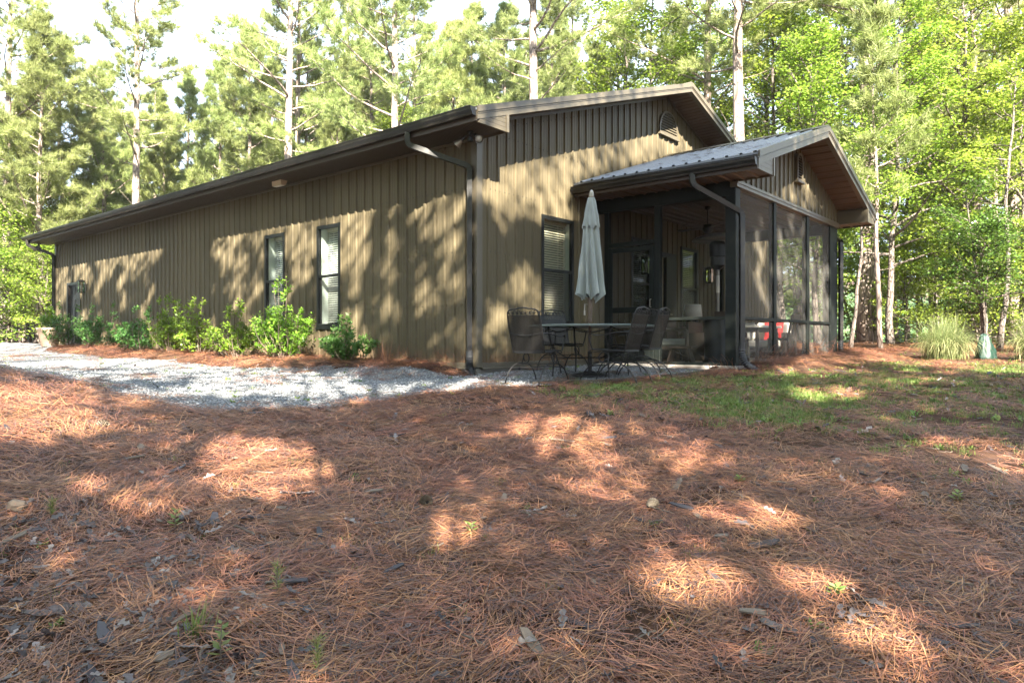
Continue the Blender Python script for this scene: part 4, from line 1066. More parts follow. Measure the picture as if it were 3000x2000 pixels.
# the bed along the wall, in house coordinates
back = [hw(3.1, -2.75), hw(3.2, -.05), hw(.0, -.06), hw(-.55, .0), hw(-1.0, .9), hw(-1.35, 2.0), hw(-1.55, 4), hw(-1.6, 7), hw(-1.55, 11), hw(-1.5, 14.5), hw(-1.2, 15.6), hw(-.4, 16.2), hw(.0, 16.2), hw(.1, 18.6), hw(-.2, 24), hw(2, 34), hw(-9, 36), hw(-14, 24), hw(-14.5, 14)]
GPOLY = [(p.x, p.y) for p in front] + [(p.x, p.y) for p in back]
def inpoly(x, y, P):
    c = False; j = len(P)-1
    for i in range(len(P)):
        xi, yi = P[i]; xj, yj = P[j]
        if (yi > y) != (yj > y) and x < (xj-xi)*(y-yi)/(yj-yi)+xi: c = not c
        j = i
    return c
def in_gravel(x, y):
    a = .16*nz(x*1.9, y*1.9, 3)+.07*nz(x*7, y*7, 5); b = .16*nz(x*1.9, y*1.9, 8)+.07*nz(x*7, y*7, 2)
    return inpoly(x+a, y+b, GPOLY)
def in_house(x, y):
    u, v = to_house(x, y)
    return (-.05 < u < 12.3 and -.05 < v < 18.8) or (PU0-.03 < u < PU1+.03 and -PD-.04 < v < .1)
mb = MB(); st = .085; ids = {}; V = []; F = []
xs0, xs1 = -24, 5
def gv(i, j):
    if (i, j) not in ids:
        x, y = i*st, j*st; ids[(i, j)] = len(V); V.append((x, y, terrain(x, y)+.010+.012*nz(x*9, y*9)))
    return ids[(i, j)]
for i in range(int(xs0/st), int(xs1/st)):
    for j in range(int(5.5/st), int(37/st)):
        x, y = (i+.5)*st, (j+.5)*st
        if y > 14 and (i+j) % 1: continue
        if in_gravel(x, y) and not in_house(x, y): F.append((gv(i, j), gv(i+1, j), gv(i+1, j+1), gv(i, j+1)))
mb.add(V, F); g = mb.build('gravel_path', M['gravel'], None, True); tag(g, 'pale grey gravel drive curving along the long wall', kind='structure')
# metal edging between gravel and lawn
edge = [ground_at(x, y) for x, y in ((1560, 1131), (1649, 1125), (1756, 1123), (1871, 1115), (1986, 1104), (2060, 1096), (2137, 1082))]
mb = MB(); E_ = curve(edge, 5)
for p, q in zip(E_, E_[1:]):
    a, b = Vector((p.x, p.y, terrain(p.x, p.y))), Vector((q.x, q.y, terrain(q.x, q.y)))
    mb.add([a+Vector((0, 0, -.03)), b+Vector((0, 0, -.03)), b+Vector((0, 0, .055)), a+Vector((0, 0, .055)), a+Vector((0, .012, .055)), b+Vector((0, .012, .055)), b+Vector((0, .012, -.03)), a+Vector((0, .012, -.03))], [(0, 1, 2, 3), (3, 2, 5, 4), (4, 5, 6, 7)])
o = mb.build('garden_edging', M['oldwood']); tag(o, 'low dark brown edging strip between gravel patio and lawn', 'edging')

# ================================================================== scattering
def scatter(name, protos, pts, rots, scales, idx, label, kind='stuff'):
    """real geometry of PROTOS set on the points by a geometry-nodes tree"""
    pc = bpy.data.collections.new(name+'_source')
    for i, me in enumerate(protos):
        o = bpy.data.objects.new('%s_source_%02d' % (name, i), me); pc.objects.link(o)
    me = bpy.data.meshes.new(name); n = len(pts)
    me.vertices.add(n); me.vertices.foreach_set('co', np.asarray(pts, dtype=np.float32).ravel())
    a = me.attributes.new('rot', 'FLOAT_VECTOR', 'POINT'); a.data.foreach_set('vector', np.asarray(rots, dtype=np.float32).ravel())
    a = me.attributes.new('scl', 'FLOAT', 'POINT'); a.data.foreach_set('value', np.asarray(scales, dtype=np.float32))
    a = me.attributes.new('idx', 'INT', 'POINT'); a.data.foreach_set('value', np.asarray(idx, dtype=np.int32))
    o = obj(name, me); tag(o, label, kind=kind)
    ng = bpy.data.node_groups.new(name+'_scatter', 'GeometryNodeTree')
    ng.interface.new_socket('Geometry', in_out='INPUT', socket_type='NodeSocketGeometry'); ng.interface.new_socket('Geometry', in_out='OUTPUT', socket_type='NodeSocketGeometry')
    nd = ng.nodes; L = ng.links
    gi = nd.new('NodeGroupInput'); go = nd.new('NodeGroupOutput'); ip = nd.new('GeometryNodeInstanceOnPoints')
    ci = nd.new('GeometryNodeCollectionInfo'); ci.inputs['Collection'].default_value = pc; ci.inputs['Separate Children'].default_value = True; ci.inputs['Reset Children'].default_value = True
    def na_(nm, typ):
        q = nd.new('GeometryNodeInputNamedAttribute'); q.data_type = typ; q.inputs['Name'].default_value = nm
        return [s for s in q.outputs if s.enabled and s.name == 'Attribute'][0]
    mp = nd.new('GeometryNodeMeshToPoints'); L.new(gi.outputs[0], mp.inputs[0]); L.new(mp.outputs[0], ip.inputs['Points'])
    er = nd.new('FunctionNodeEulerToRotation'); L.new(na_('rot', 'FLOAT_VECTOR'), er.inputs[0]); L.new(er.outputs[0], ip.inputs['Rotation'])
    L.new(ci.outputs[0], ip.inputs['Instance']); ip.inputs['Pick Instance'].default_value = True
    L.new(na_('idx', 'INT'), ip.inputs['Instance Index']); L.new(na_('scl', 'FLOAT'), ip.inputs['Scale'])
    L.new(ip.outputs[0], go.inputs[0])
    md = o.modifiers.new('scatter', 'NODES'); md.node_group = ng
    return o
def rnd_unit(n):
    v = RNG.normal(size=(n, 3)); return v/np.linalg.norm(v, axis=1, keepdims=True)
def normal_rot(x, y, yaw, jitter=.08):
    e = .15; dx = (terrain(x+e, y)-terrain(x-e, y))/(2*e); dy = (terrain(x, y+e)-terrain(x, y-e))/(2*e)
    nrm = Vector((-dx+random.gauss(0, jitter), -dy+random.gauss(0, jitter), 1)).normalized()
    q = Vector((0, 0, 1)).rotation_difference(nrm) @ Matrix.Rotation(yaw, 4, 'Z').to_quaternion()
    return q.to_euler()
# straw mats: bundles of long needles lying nearly one way
def straw_proto(n, spread, rad, seed, grey):
    rg = np.random.default_rng(seed); seg = 3
    c = rg.normal(size=(n, 2))*rad*.5; az = rg.normal(size=n)*spread; L = rg.uniform(.09, .18, n); bend = rg.normal(size=n)*.5
    z0 = np.abs(rg.normal(size=n))*.010+.003; pitch = rg.normal(size=n)*.10; w = rg.uniform(.0010, .0017, n)
    Q = []; pts = []
    for s in range(seg+1):
        t = s/seg-.5; a = az+bend*t; x = c[:, 0]+np.cos(az+bend*t*.5)*L*t; y = c[:, 1]+np.sin(az+bend*t*.5)*L*t
        z = z0+pitch*L*t+.012*(.25-t*t)*rg.uniform(-.2, 1.5, n); z = np.maximum(z, .001)
        px, py = -np.sin(a)*w, np.cos(a)*w
        pts.append((np.stack([x-px, y-py, z], 1), np.stack([x+px, y+py, z+rg.normal(size=n)*.0006], 1)))
    for s in range(seg): Q.append(np.stack([pts[s][0], pts[s][1], pts[s+1][1], pts[s+1][0]], 1))
    V = np.stack(Q, 1).reshape(-1, 3)
    tone = np.repeat(np.clip(rg.beta(.8, .9, n)*(.85 if grey else .95)+(0 if grey else .05), 0, 1), seg)
    return np_mesh('straw_mat', V, 4, M['straw'], tone)
SP = [straw_proto(78, [.35, .9, 2.2][i % 3], [.17, .22, .2][i % 3], 40+i, i % 4 == 3) for i in range(16)]
def straw_density(x, y):
    if y < 1.2 or in_house(x, y): return 0
    u, v = to_house(x, y); d = 0
    g = in_gravel(x, y)
    if mulch(x, y) > .03: return 1.3 if not g else .2
    lawn = sstep(-.2, .9, lawn_amount(x, y))
    d = 1.0-.72*lawn
    d *= 1-.55*sstep(-.28, -.5, x/y)*sstep(5.2, 3.6, y)*sstep(-.25, .15, nz(x*1.5, y*1.5, 90)+.1)
    if g: return .03+.16*max(0, nz(x*1.3, y*1.3, 70)-.1)
    return d
LAWN_PX = [(1600, 1160), (1760, 1192), (2000, 1200), (2070, 1225), (2160, 1262), (2300, 1285), (2420, 1310), (2560, 1360), (2760, 1420), (3080, 1500), (3300, 1300), (3300, 1030), (2650, 1030), (2480, 1052), (2300, 1085), (2140, 1090), (1990, 1110), (1870, 1122), (1760, 1130), (1650, 1134)]
LPOLY = [(p.x, p.y) for p in (ground_at(x, y) for x, y in LAWN_PX)]
def lawn_amount(x, y):
    s = 0
    for dx, dy in ((0, 0), (.5, 0), (-.5, 0), (0, .5), (0, -.5), (.25, .25), (-.25, -.25)):
        s += inpoly(x+dx+.25*nz(x, y, 1), y+dy+.25*nz(x, y, 4), LPOLY)
    return s/7
P_, R_, S_, I_ = [], [], [], []
def put(x, y, z, rot, s, i): P_.append((x, y, z)); R_.append(tuple(rot)); S_.append(s); I_.append(i)
cnt = 0
for (y0, y1, per, sc) in ((1.6, 3.2, 95, 1.0), (3.2, 5.0, 95, 1.0), (5.0, 7.5, 62, 1.08), (7.5, 11, 34, 1.25), (11, 16, 16, 1.5), (16, 24, 6, 1.9)):
    hw0, hw1 = y0*.80+.5, y1*.80+.5; n = int(per*(y1-y0)*(hw0+hw1))
    for _ in range(n):
        y = random.uniform(y0, y1); x = random.uniform(-1, 1)*(y*.80+.5)
        if random.random() > straw_density(x, y): continue
        yaw = 2.6*nz(x*.55, y*.55, 7)*2+random.gauss(0, .5)
        i = random.randrange(16)
        if nz(x*.8, y*.8, 21) > -.05 and random.random() < .7: i = (i//4)*4+3
        put(x, y, terrain(x, y)+random.uniform(.0, .022)+.012*max(0, nz(x*2.2, y*2.2, 30)), normal_rot(x, y, yaw), sc*random.uniform(.8, 1.2), i)
# mats fallen on the porch roof
for _ in range(70):
    u = random.uniform(PU0-.5, UR-.1); v = random.uniform(-PD-PQ+.1, -.1); p = hw(u, v, ptop(u)+.012)
    if random.random() < .5: put(p.x, p.y, p.z, (0, -math.atan(PS)*HC*0, random.uniform(0, 6.28)), .35, random.randrange(16))
scatter('pine_straw', SP, P_, R_, S_, I_, 'fallen orange and grey pine needles covering the ground')

# leaf litter
def litter_proto(seed):
    rg = random.Random(seed); V = []; F = []; n = 10; L = rg.uniform(.05, .085); W = L*rg.uniform(.35, .5)
    mbx = MB(); bz = rg.uniform(-1, 1); cz = rg.uniform(.4, 1.4)
    for i in range(n+1):
        t = i/n*2-1; lobe = (1-t*t)**.6*(.62+.38*math.cos(t*9+rg.random()))
        w = W*lobe
        for sd in (-1, 0, 1): V.append((t*L, sd*w, .012*cz*(sd*sd)*lobe+.022*bz*t*t+rg.uniform(-.003, .003)+.008))
    for i in range(n):
        for s in range(2): F.append((i*3+s, i*3+s+1, i*3+s+4, i*3+s+3))
    mbx.add(V, F); me = bpy.data.meshes.new('oak_leaf'); me.from_pydata(mbx.v, [], mbx.f); me.materials.append(M['litter'])
    a = me.attributes.new('tone', 'FLOAT', 'POINT'); a.data.foreach_set('value', [rg.random()]*len(V))
    return me
LP = [litter_proto(80+i) for i in range(9)]
P_, R_, S_, I_ = [], [], [], []
for _ in range(11000):
    y = 1.7+(random.random()**1.3)*12; x = random.uniform(-1, 1)*(y*.78+.3)
    if in_gravel(x, y) and random.random() > .1 or in_house(x, y): continue
    d = .05+.8*sstep(-.26, -.5, x/y)*sstep(5.6, 3.2, y)+.10*max(0, nz(x*.9, y*.9, 50))
    if random.random() > d: continue
    r = normal_rot(x, y, random.uniform(0, 6.28), .35); put(x, y, terrain(x, y)+random.uniform(.012, .036), r, random.uniform(.4, 1.0), random.randrange(9))
scatter('leaf_litter', LP, P_, R_, S_, I_, 'scattered grey dry oak leaves among the straw')

# twigs and bark flakes
def twig_proto(seed):
    rg = random.Random(seed); m_ = MB(); L = rg.uniform(.06, .16); P = [Vector((L*(i/5-.5), rg.uniform(-.008, .008), .006+rg.uniform(0, .006))) for i in range(6)]
    if seed % 2: m_.tube(P, [rg.uniform(.002, .0045)]*6, 5)
    else: m_.prism([(-L*.5, -.012, .004), (-L*.1, -.020, .006), (L*.4, -.010, .010), (L*.5, .008, .012), (0, .018, .008), (-L*.45, .012, .003)], (0, 0, .006))
    me = bpy.data.meshes.new('twig'); me.from_pydata(m_.v, [], m_.f); me.materials.append(M['twig'] if seed % 4 else M['litter'])
    return me
TP = [twig_proto(900+i) for i in range(10)]
P_, R_, S_, I_ = [], [], [], []
for _ in range(1500):
    y = 1.8+(random.random()**1.2)*11; x = random.uniform(-1, 1)*(y*.78+.3)
    if in_gravel(x, y) or in_house(x, y) or random.random() > .5: continue
    put(x, y, terrain(x, y)+random.uniform(.010, .030), normal_rot(x, y, random.uniform(0, 6.28), .15), random.uniform(.5, 1.4), random.randrange(10))
scatter('twigs', TP, P_, R_, S_, I_, 'broken twigs and bark flakes lying in the straw')
# gravel stones
def stone_proto(seed):
    rg = random.Random(seed); import bmesh
    bm = bmesh.new(); bmesh.ops.create_icosphere(bm, subdivisions=1, radius=.014)
    s = (rg.uniform(.7, 1.4), rg.uniform(.6, 1.1), rg.uniform(.4, .75))
    for v in bm.verts:
        k = rg.uniform(.75, 1.2); v.co = Vector((v.co.x*s[0]*k, v.co.y*s[1]*k, v.co.z*s[2]*k))
    me = bpy.data.meshes.new('stone'); bm.to_mesh(me); bm.free(); me.materials.append(M['stone'])
    a = me.attributes.new('tone', 'FLOAT', 'POINT'); a.data.foreach_set('value', [rg.random()]*len(me.vertices))
    return me
M['stone'] = leafmat('gravel_stone', (.16, .175, .19), (.255, .265, .275), (.38, .38, .38), .0, .75, .2, .3)
STP = [stone_proto(200+i) for i in range(10)]
P_, R_, S_, I_ = [], [], [], []
for (y0, y1, per) in ((6, 8.5, 560), (8.5, 11.5, 480), (11.5, 15, 150), (15, 20, 40)):
    hw0 = y1*.76; n = int(per*(y1-y0)*2*hw0*.62)
    for _ in range(n):
        y = random.uniform(y0, y1); x = random.uniform(-hw0, min(hw0, 4.2))
        if not in_gravel(x, y) or in_house(x, y): continue
        put(x, y, terrain(x, y)+.014+.010*random.random(), (random.uniform(-.5, .5), random.uniform(-.5, .5), random.uniform(0, 6.28)), random.uniform(.4, 1.0)**1.3, random.randrange(10))
scatter('gravel', STP, P_, R_, S_, I_, 'loose pale gravel stones on the drive and patio')

# lawn grass and low weeds
def tuft_proto(n, h, wd, rad, seed, broad=False):
    rg = np.random.default_rng(seed); seg = 3; az = rg.uniform(0, 6.283, n); lean = rg.uniform(.15, .9, n) if not broad else rg.uniform(.6, 1.3, n)
    L = h*rg.uniform(.5, 1.1, n); c = rg.normal(size=(n, 2))*rad; w = wd*rg.uniform(.7, 1.3, n); rows = []
    for s in range(seg+1):
        t = s/seg; rr = L*np.sin(lean*t)*.9*t**.4; z = L*t*np.cos(lean*t*.9)
        ww = w*(1-t)**.6 if not broad else w*np.sin(np.pi*min(.97, .12+t*.86))
        x = c[:, 0]+np.cos(az)*rr; y = c[:, 1]+np.sin(az)*rr
        rows.append((np.stack([x-np.sin(az)*ww, y+np.cos(az)*ww, z], 1), np.stack([x+np.sin(az)*ww, y-np.cos(az)*ww, z], 1)))
    V = np.stack([np.stack([rows[s][0], rows[s][1], rows[s+1][1], rows[s+1][0]], 1) for s in range(seg)], 1).reshape(-1, 3)
    return np_mesh('tuft', V, 4, M['grass'], np.repeat(np.clip(rg.beta(1.5, 2.6, n), 0, 1), seg))
GP = [tuft_proto(26, .075, .0022, .035, 300+i) for i in range(6)] + [tuft_proto(12, .07, .009, .02, 320+i, True) for i in range(5)]
P_, R_, S_, I_ = [], [], [], []
GREEN_PX = [((1990, 1185), 380, 48, 1.5), ((2200, 1150), 260, 35, 1.1), ((1760, 1150), 200, 22, .7), ((2210, 1222), 150, 24, 2.2), ((2350, 1235), 160, 22, .9), ((2600, 1165), 330, 40, .55), ((2500, 1110), 380, 18, .6), ((2800, 1085), 300, 18, .9), ((2900, 1180), 200, 60, .35), ((2650, 1250), 300, 60, .28)]
for _ in range(52000):
    y = 4.8+random.random()**1.15*17; x = random.uniform(-.05, .80)*y
    la = lawn_amount(x, y)
    if la <= 0 or in_house(x, y): continue
    px, py = pix((x, y, terrain(x, y))); d = .04
    for (c, rx, ry, a) in GREEN_PX: d += a*math.exp(-((px-c[0])/rx)**2-((py-c[1])/ry)**2)
    d *= .35+.65*max(0, min(1, .5+2.2*nz(x*1.3, y*1.3, 61)))
    if mulch(x, y) > .04: d *= .15
    if random.random() > d*la*.40: continue
    k = random.randrange(6) if random.random() < .66 else 6+random.randrange(5)
    put(x, y, terrain(x, y)-.004, normal_rot(x, y, random.uniform(0, 6.28)), random.uniform(.55, 1.25), k)
for _ in range(4200):                                     # weeds in gravel and straw
    y = 2.4+random.random()*16; x = random.uniform(-.78, .78)*y
    if in_house(x, y): continue
    if random.random() > (.28 if in_gravel(x, y) else .10): continue
    put(x, y, terrain(x, y), normal_rot(x, y, random.uniform(0, 6.28)), random.uniform(.4, .9), random.randrange(11))
scatter('grass', GP, P_, R_, S_, I_, 'thin patchy green lawn grass and low weeds')

# ---- single things lying in the straw
def pinecone(px, py, label, L=.085, rz=.5):
    p = ground_at(px, py); t = thing('pine_cone', label, 'pine cone', (p.x, p.y, terrain(p.x, p.y)+.042), rz, 'pine cones on the straw')
    t.rotation_euler = (R(82), .2, rz)
    mb = MB(); mb.lathe([(.008, -L*.5), (L*.22, -L*.3), (L*.24, 0), (L*.12, L*.35), (.004, L*.5)], 10); mb.build('core', M['darkwood'], t)
    mb = MB()
    for k in range(70):
        f = k/70; a = k*2.39996; z = -L*.48+L*.93*f; r = L*.40*math.sin(math.pi*(.12+.80*f))**.7; d = Vector((math.cos(a), math.sin(a), .35)).normalized(); s = Vector((-math.sin(a), math.cos(a), 0))
        b = Vector((math.cos(a)*r*.35, math.sin(a)*r*.35, z-.008)); e = Vector((math.cos(a)*r, math.sin(a)*r, z+.010)); w = L*.10
        mb.add([b-s*w*.4, b+s*w*.4, e+s*w, e+d*.006+Vector((0, 0, .004)), e-s*w], [(0, 1, 2, 3, 4)])
        mb.add([e-s*w-Vector((0, 0, .004)), e+s*w-Vector((0, 0, .004)), e+s*w*.9, e-s*w*.9], [(0, 1, 2, 3)])
    mb.build('scales', M['cone'], t)
M['cone'] = paint('grey_tan_cone', (.13, .095, .065), (.26, .205, .145), .8, 20.0)
pinecone(1247, 1492, 'pale tan pine cone by a sunlit straw patch', .10, .4)
pinecone(298, 1263, 'grey pine cone on the sunny straw bank', .09, 1.6)
pinecone(1910, 1504, 'flattened pale pine cone in the shaded straw', .09, 2.4)
def bigleaf(px, py, s, rz, label, lobed=True, tone=.75):
    p = ground_at(px, py); rg = random.Random(int(px)); V = []; F = []; n = 14
    for i in range(n+1):
        t = i/n*2-1; w = .42*(1-t*t)**.55*((.6+.4*math.cos(t*8.5)) if lobed else 1)
        for sd in (-1, 0, 1): V.append((t*s, sd*w*s, s*(.16*abs(sd)+.22*t*t*(1 if t > 0 else .3))+rg.uniform(-.004, .004)))
    for i in range(n):
        for k in range(2): F.append((i*3+k, i*3+k+1, i*3+k+4, i*3+k+3))
    me = bpy.data.meshes.new('fallen_leaf'); me.from_pydata(V, [], F); me.materials.append(M['litter']); a = me.attributes.new('tone', 'FLOAT', 'POINT'); a.data.foreach_set('value', [tone]*len(V))
    o = obj('fallen_leaf', me, None, (p.x, p.y, terrain(p.x, p.y)+.025)); o.rotation_euler = (random.uniform(-.25, .25), random.uniform(-.2, .2), rz)
    return tag(o, label, 'leaf', 'large dry leaves on the straw')
bigleaf(2275, 1868, .085, -.7, 'long grey curled leaf low in the sunlit diagonal streak', False, .55)
bigleaf(2450, 1370, .085, 1.0, 'pale lobed oak leaf standing near the lawn edge', True, .95)
bigleaf(2548, 1428, .10, .2, 'pale lobed oak leaf lying flat below the lawn edge', True, .9)
bigleaf(1572, 1515, .075, .3, 'pale oak leaf on grey straw right of the pine cone', True, .9)
bigleaf(2532, 1276, .10, .5, 'pale twisted oak leaf on the thin lawn', True, 1.0)
bigleaf(1128, 1552, .065, .5, 'pale green-grey leaf between straw patches', True, 1.0)
bigleaf(2238, 1622, .09, -.1, 'flat brown bark-like leaf in shaded straw', False, .5)
bigleaf(125, 1822, .09, .2, 'blue-grey leaf in the leaf litter at lower corner', False, .55)
bigleaf(870, 1462, .11, .1, 'grey bark slab-like leaf at the foot of the big sunlit patch', False, .6)
p = ground_at(48, 1500); mb = MB(); mb.cbox(-.05, .05, -.035, .035, -.02, .05, .02); o = mb.build('rock', M['oldwood'], None, False, (p.x, p.y, terrain(p.x, p.y)+.02)); o.rotation_euler = (.2, .3, .5); tag(o, 'small brown rock in the straw by the leaf litter', 'rock')
# seedlings
def seedling(px, py, h, label, kind):
    p = ground_at(px, py); t = thing('seedling', label, 'seedling', (p.x, p.y, terrain(p.x, p.y)), random.uniform(0, 6), 'green seedlings in the straw'); rg = np.random.default_rng(int(px))
    mb = MB(); mb.tube([(0, 0, 0), (.005, .003, h*.5), (.0, .008, h)], [.0035, .003, .0015], 5); mb.build('stem', M['twig'], t)
    if kind == 'pine':
        n = 90; z = rg.uniform(.2, 1, n)*h; d = rnd_unit(n); d[:, 2] = np.abs(d[:, 2])*.9+.25; L = rg.uniform(.035, .07, n)[:, None]; c = np.stack([np.zeros(n), np.zeros(n), z], 1); s = np.cross(d, rnd_unit(n)); s /= np.linalg.norm(s, axis=1, keepdims=True)
        V = np.stack([c-s*.0014, c+s*.0014, c+d*L], 1).reshape(-1, 3); obj('needles', np_mesh('needles', V, 3, M['grass'], rg.uniform(.3, .9, n)), t)
    else:
        n = 16; f = np.linspace(.25, 1, n); az = np.arange(n)*2.4; d = np.stack([np.cos(az), np.sin(az), np.full(n, .35)], 1); c = np.stack([np.zeros(n), np.zeros(n), f*h], 1); L = (.055*(1.2-f*.5))[:, None]*rg.uniform(.7, 1.2, (n, 1)); s = np.stack([-np.sin(az), np.cos(az), np.zeros(n)], 1)*.30
        V = np.stack([c, c+d*L*.5+s*L, c+d*L, c+d*L*.5-s*L], 1).reshape(-1, 3); obj('leaves', np_mesh('leaves', V, 4, M['grass'], rg.uniform(.3, .7, n)), t)
for (px, py, h, lab, k) in ((648, 1945, .16, 'bright leafy seedling at the lower edge left of the pine seedlings', 'leaf'), (930, 1985, .15, 'bushy bright pine seedling at the bottom edge', 'pine'), (813, 1760, .16, 'slender upright seedling in the shaded straw', 'pine'),
        (2450, 1765, .06, 'small bright broad-leaved seedling in the sunlit diagonal streak', 'leaf'), (513, 1560, .13, 'spreading green weed between two sunlit patches', 'leaf'), (152, 1520, .11, 'green seedling near the leaf litter and tan rock', 'pine'), (2165, 1420, .06, 'dark green broad weed in shaded straw', 'leaf'), (2805, 1480, .09, 'yellow-green broad weed at the straw edge', 'leaf'), (1380, 1585, .09, 'tiny weed beside the pale pine cone patch', 'leaf')):
    seedling(px, py, h, lab, k)
p = ground_at(575, 1880); rg = np.random.default_rng(5)
o = obj('grass_clump', tuft_proto(40, .17, .003, .03, 777), None, (p.x, p.y, terrain(p.x, p.y))); tag(o, 'yellow-green wild grass clump in the lower straw', 'grass clump')
# ================================================================== shrubs by the long wall
def shrub(loc, h, w, label, seed, dense=1.0, tall=0, mat='shrubleaf', leaf=.055):
    rg = np.random.default_rng(seed); t = thing('shrub', label, 'shrub', loc, 0, 'leafy shrubs along the long wall')
    mb = MB(); LV = []; T = []
    nst = int(25*dense)
    for k in range(nst):
        az = rg.uniform(0, 6.283); r = w*.5*math.sqrt(rg.random()); hh = h*(1-.45*(r/(w*.5))**2)*rg.uniform(.70, 1.0)
        if k < tall: hh = h*rg.uniform(1.12, 1.4); r *= .5
        p0 = Vector((.25*r*math.cos(az), .25*r*math.sin(az), 0)); p1 = Vector((.8*r*math.cos(az), .8*r*math.sin(az), hh*.5)); p2 = Vector((r*math.cos(az)+rg.normal()*.03, r*math.sin(az)+rg.normal()*.03, hh))
        C = curve([p0, p1, p2], 5); mb.tube(C, [.006]*6+[.003]*5, 4)
        tips = []
        for j in range(7):                                   # side shoots with paired leaves
            f = .22+.76*(j+rg.random())/7; q = C[min(int(f*10), 10)]; a2 = rg.uniform(0, 6.283); l = rg.uniform(.10, .24)*(1.15-f*.5)
            e = q+Vector((math.cos(a2)*l, math.sin(a2)*l, l*rg.uniform(.2, 1.0))); tips.append((q, e))
        tips.append((C[8], C[10]+Vector((rg.normal()*.03, rg.normal()*.03, .05))))
        for q, e in tips:
            d = (e-q); n = 9; s0 = d.normalized()
            for i in range(n):
                f = (i+.6)/n; c = q+d*f; sd = s0.orthogonal(); sd.rotate(Matrix.Rotation(i*2.4+rg.random(), 3, s0)); ax = (sd+s0*.6+Vector((0, 0, .25))).normalized(); L = leaf*1.2*rg.uniform(.7, 1.25)*(.65+.6*math.sin(math.pi*f)); bn = ax.cross(Vector((rg.normal()*.5, rg.normal()*.5, 1))).normalized()*L*.30
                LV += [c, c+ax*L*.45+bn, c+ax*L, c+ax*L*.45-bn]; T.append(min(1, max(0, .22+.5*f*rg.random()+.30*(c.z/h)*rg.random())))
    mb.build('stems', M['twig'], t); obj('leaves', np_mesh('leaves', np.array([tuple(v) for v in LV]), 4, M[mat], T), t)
    return t
def wall_spot(px, off):
    u, v, w = on_u(px, 1050, -off); p = hw(u, v, 0); return Vector((p.x, p.y, terrain(p.x, p.y)))
SH_ = [(205, .62, 1.02, 1.35, 0, 'bushy green shrub nearest the far black side door', 1.2), (300, .70, .95, 1.5, 0, 'rounded green shrub second from the side door', 1.2), (415, .75, .80, 1.2, 1, 'loose bluish green shrub under the widest dark patch of wall', .9), (498, .85, .98, 1.15, 3, 'tall-tipped yellow-green shrub in the middle of the bed', 1.2), (585, .80, .88, 1.0, 3, 'open leggy yellow-green shrub with bare upper stems', .9),
       (690, .85, .78, 1.25, 2, 'low spreading shrub left of the first tall window', 1.0), (835, .80, 1.06, 1.3, 3, 'largest bright shrub standing between the two tall windows', 1.6), (1020, .70, .58, .95, 1, 'small dark shrub with one long shoot under the right-hand tall window', 1.0)]
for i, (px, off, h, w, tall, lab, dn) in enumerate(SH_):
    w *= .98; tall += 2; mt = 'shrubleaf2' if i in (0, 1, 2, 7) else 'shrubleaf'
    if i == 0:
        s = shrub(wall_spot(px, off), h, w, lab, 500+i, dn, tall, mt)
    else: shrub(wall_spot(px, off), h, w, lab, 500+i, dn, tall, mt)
p = wall_spot(1130, .5); rg = np.random.default_rng(3)
o = obj('dry_grass_clump', tuft_proto(60, .5, .002, .06, 778), None, p); o.data.materials.clear(); o.data.materials.append(M['straw']); tag(o, 'dry brown wispy grass at the end of the shrub bed', 'grass clump')
# the plant in the pot
p = at(145, 20.6); s = shrub(p+Vector((0, 0, .5)), .50, .6, 'wispy green plant growing in the terracotta planter', 520, .55, 3); s['group'] = ''; del s['group']; s['category'] = 'plant'; s.name = 'potted_plant'
# ---- ornamental grass
def ograss(loc, h, w, label, seed, n=1500):
    rg = np.random.default_rng(seed); seg = 6; az = rg.uniform(0, 6.283, n); L = h*rg.uniform(.9, 1.9, n); lean = .12+1.25*rg.random(n)**.8; c = rg.normal(size=(n, 2))*w*.11; wd = rg.uniform(.004, .0075, n); rows = []
    x = c[:, 0].copy(); y = c[:, 1].copy(); z = np.zeros(n); tw = rg.normal(size=n)*.4
    for s in range(seg+1):
        t = s/seg; ww = wd*(1-t)**.5; a = az+tw*t
        rows.append((np.stack([x-np.sin(a)*ww, y+np.cos(a)*ww, np.maximum(z, .01)], 1), np.stack([x+np.sin(a)*ww, y-np.cos(a)*ww, np.maximum(z, .01)], 1)))
        ang = np.minimum(lean*(.22+2.3*t**1.15), 2.75); st_ = L/seg; x = x+np.cos(a)*np.sin(ang)*st_; y = y+np.sin(a)*np.sin(ang)*st_; z = z+np.cos(ang)*st_
    V = np.stack([np.stack([rows[s][0], rows[s][1], rows[s+1][1], rows[s+1][0]], 1) for s in range(seg)], 1).reshape(-1, 3)
    tone = np.repeat(np.clip(rg.beta(1.3, 2.2, n)+(lean > 1.05)*.35, 0, 1), seg)
    o = obj('ornamental_grass', np_mesh('ornamental_grass', V, 4, M['bladeleaf'], tone), None, loc)
    return tag(o, label, 'ornamental grass', 'ornamental grass clumps by the tree line')
p = ground_at(2768, 1054); ograss(p, .60, 1.25, 'large fountain-shaped ornamental grass clump left of the green tarp', 61, 1900)
p = ground_at(3046, 1058); ograss(p, .62, 1.25, 'ornamental grass clump at the frame edge right of the green tarp', 62, 1700)
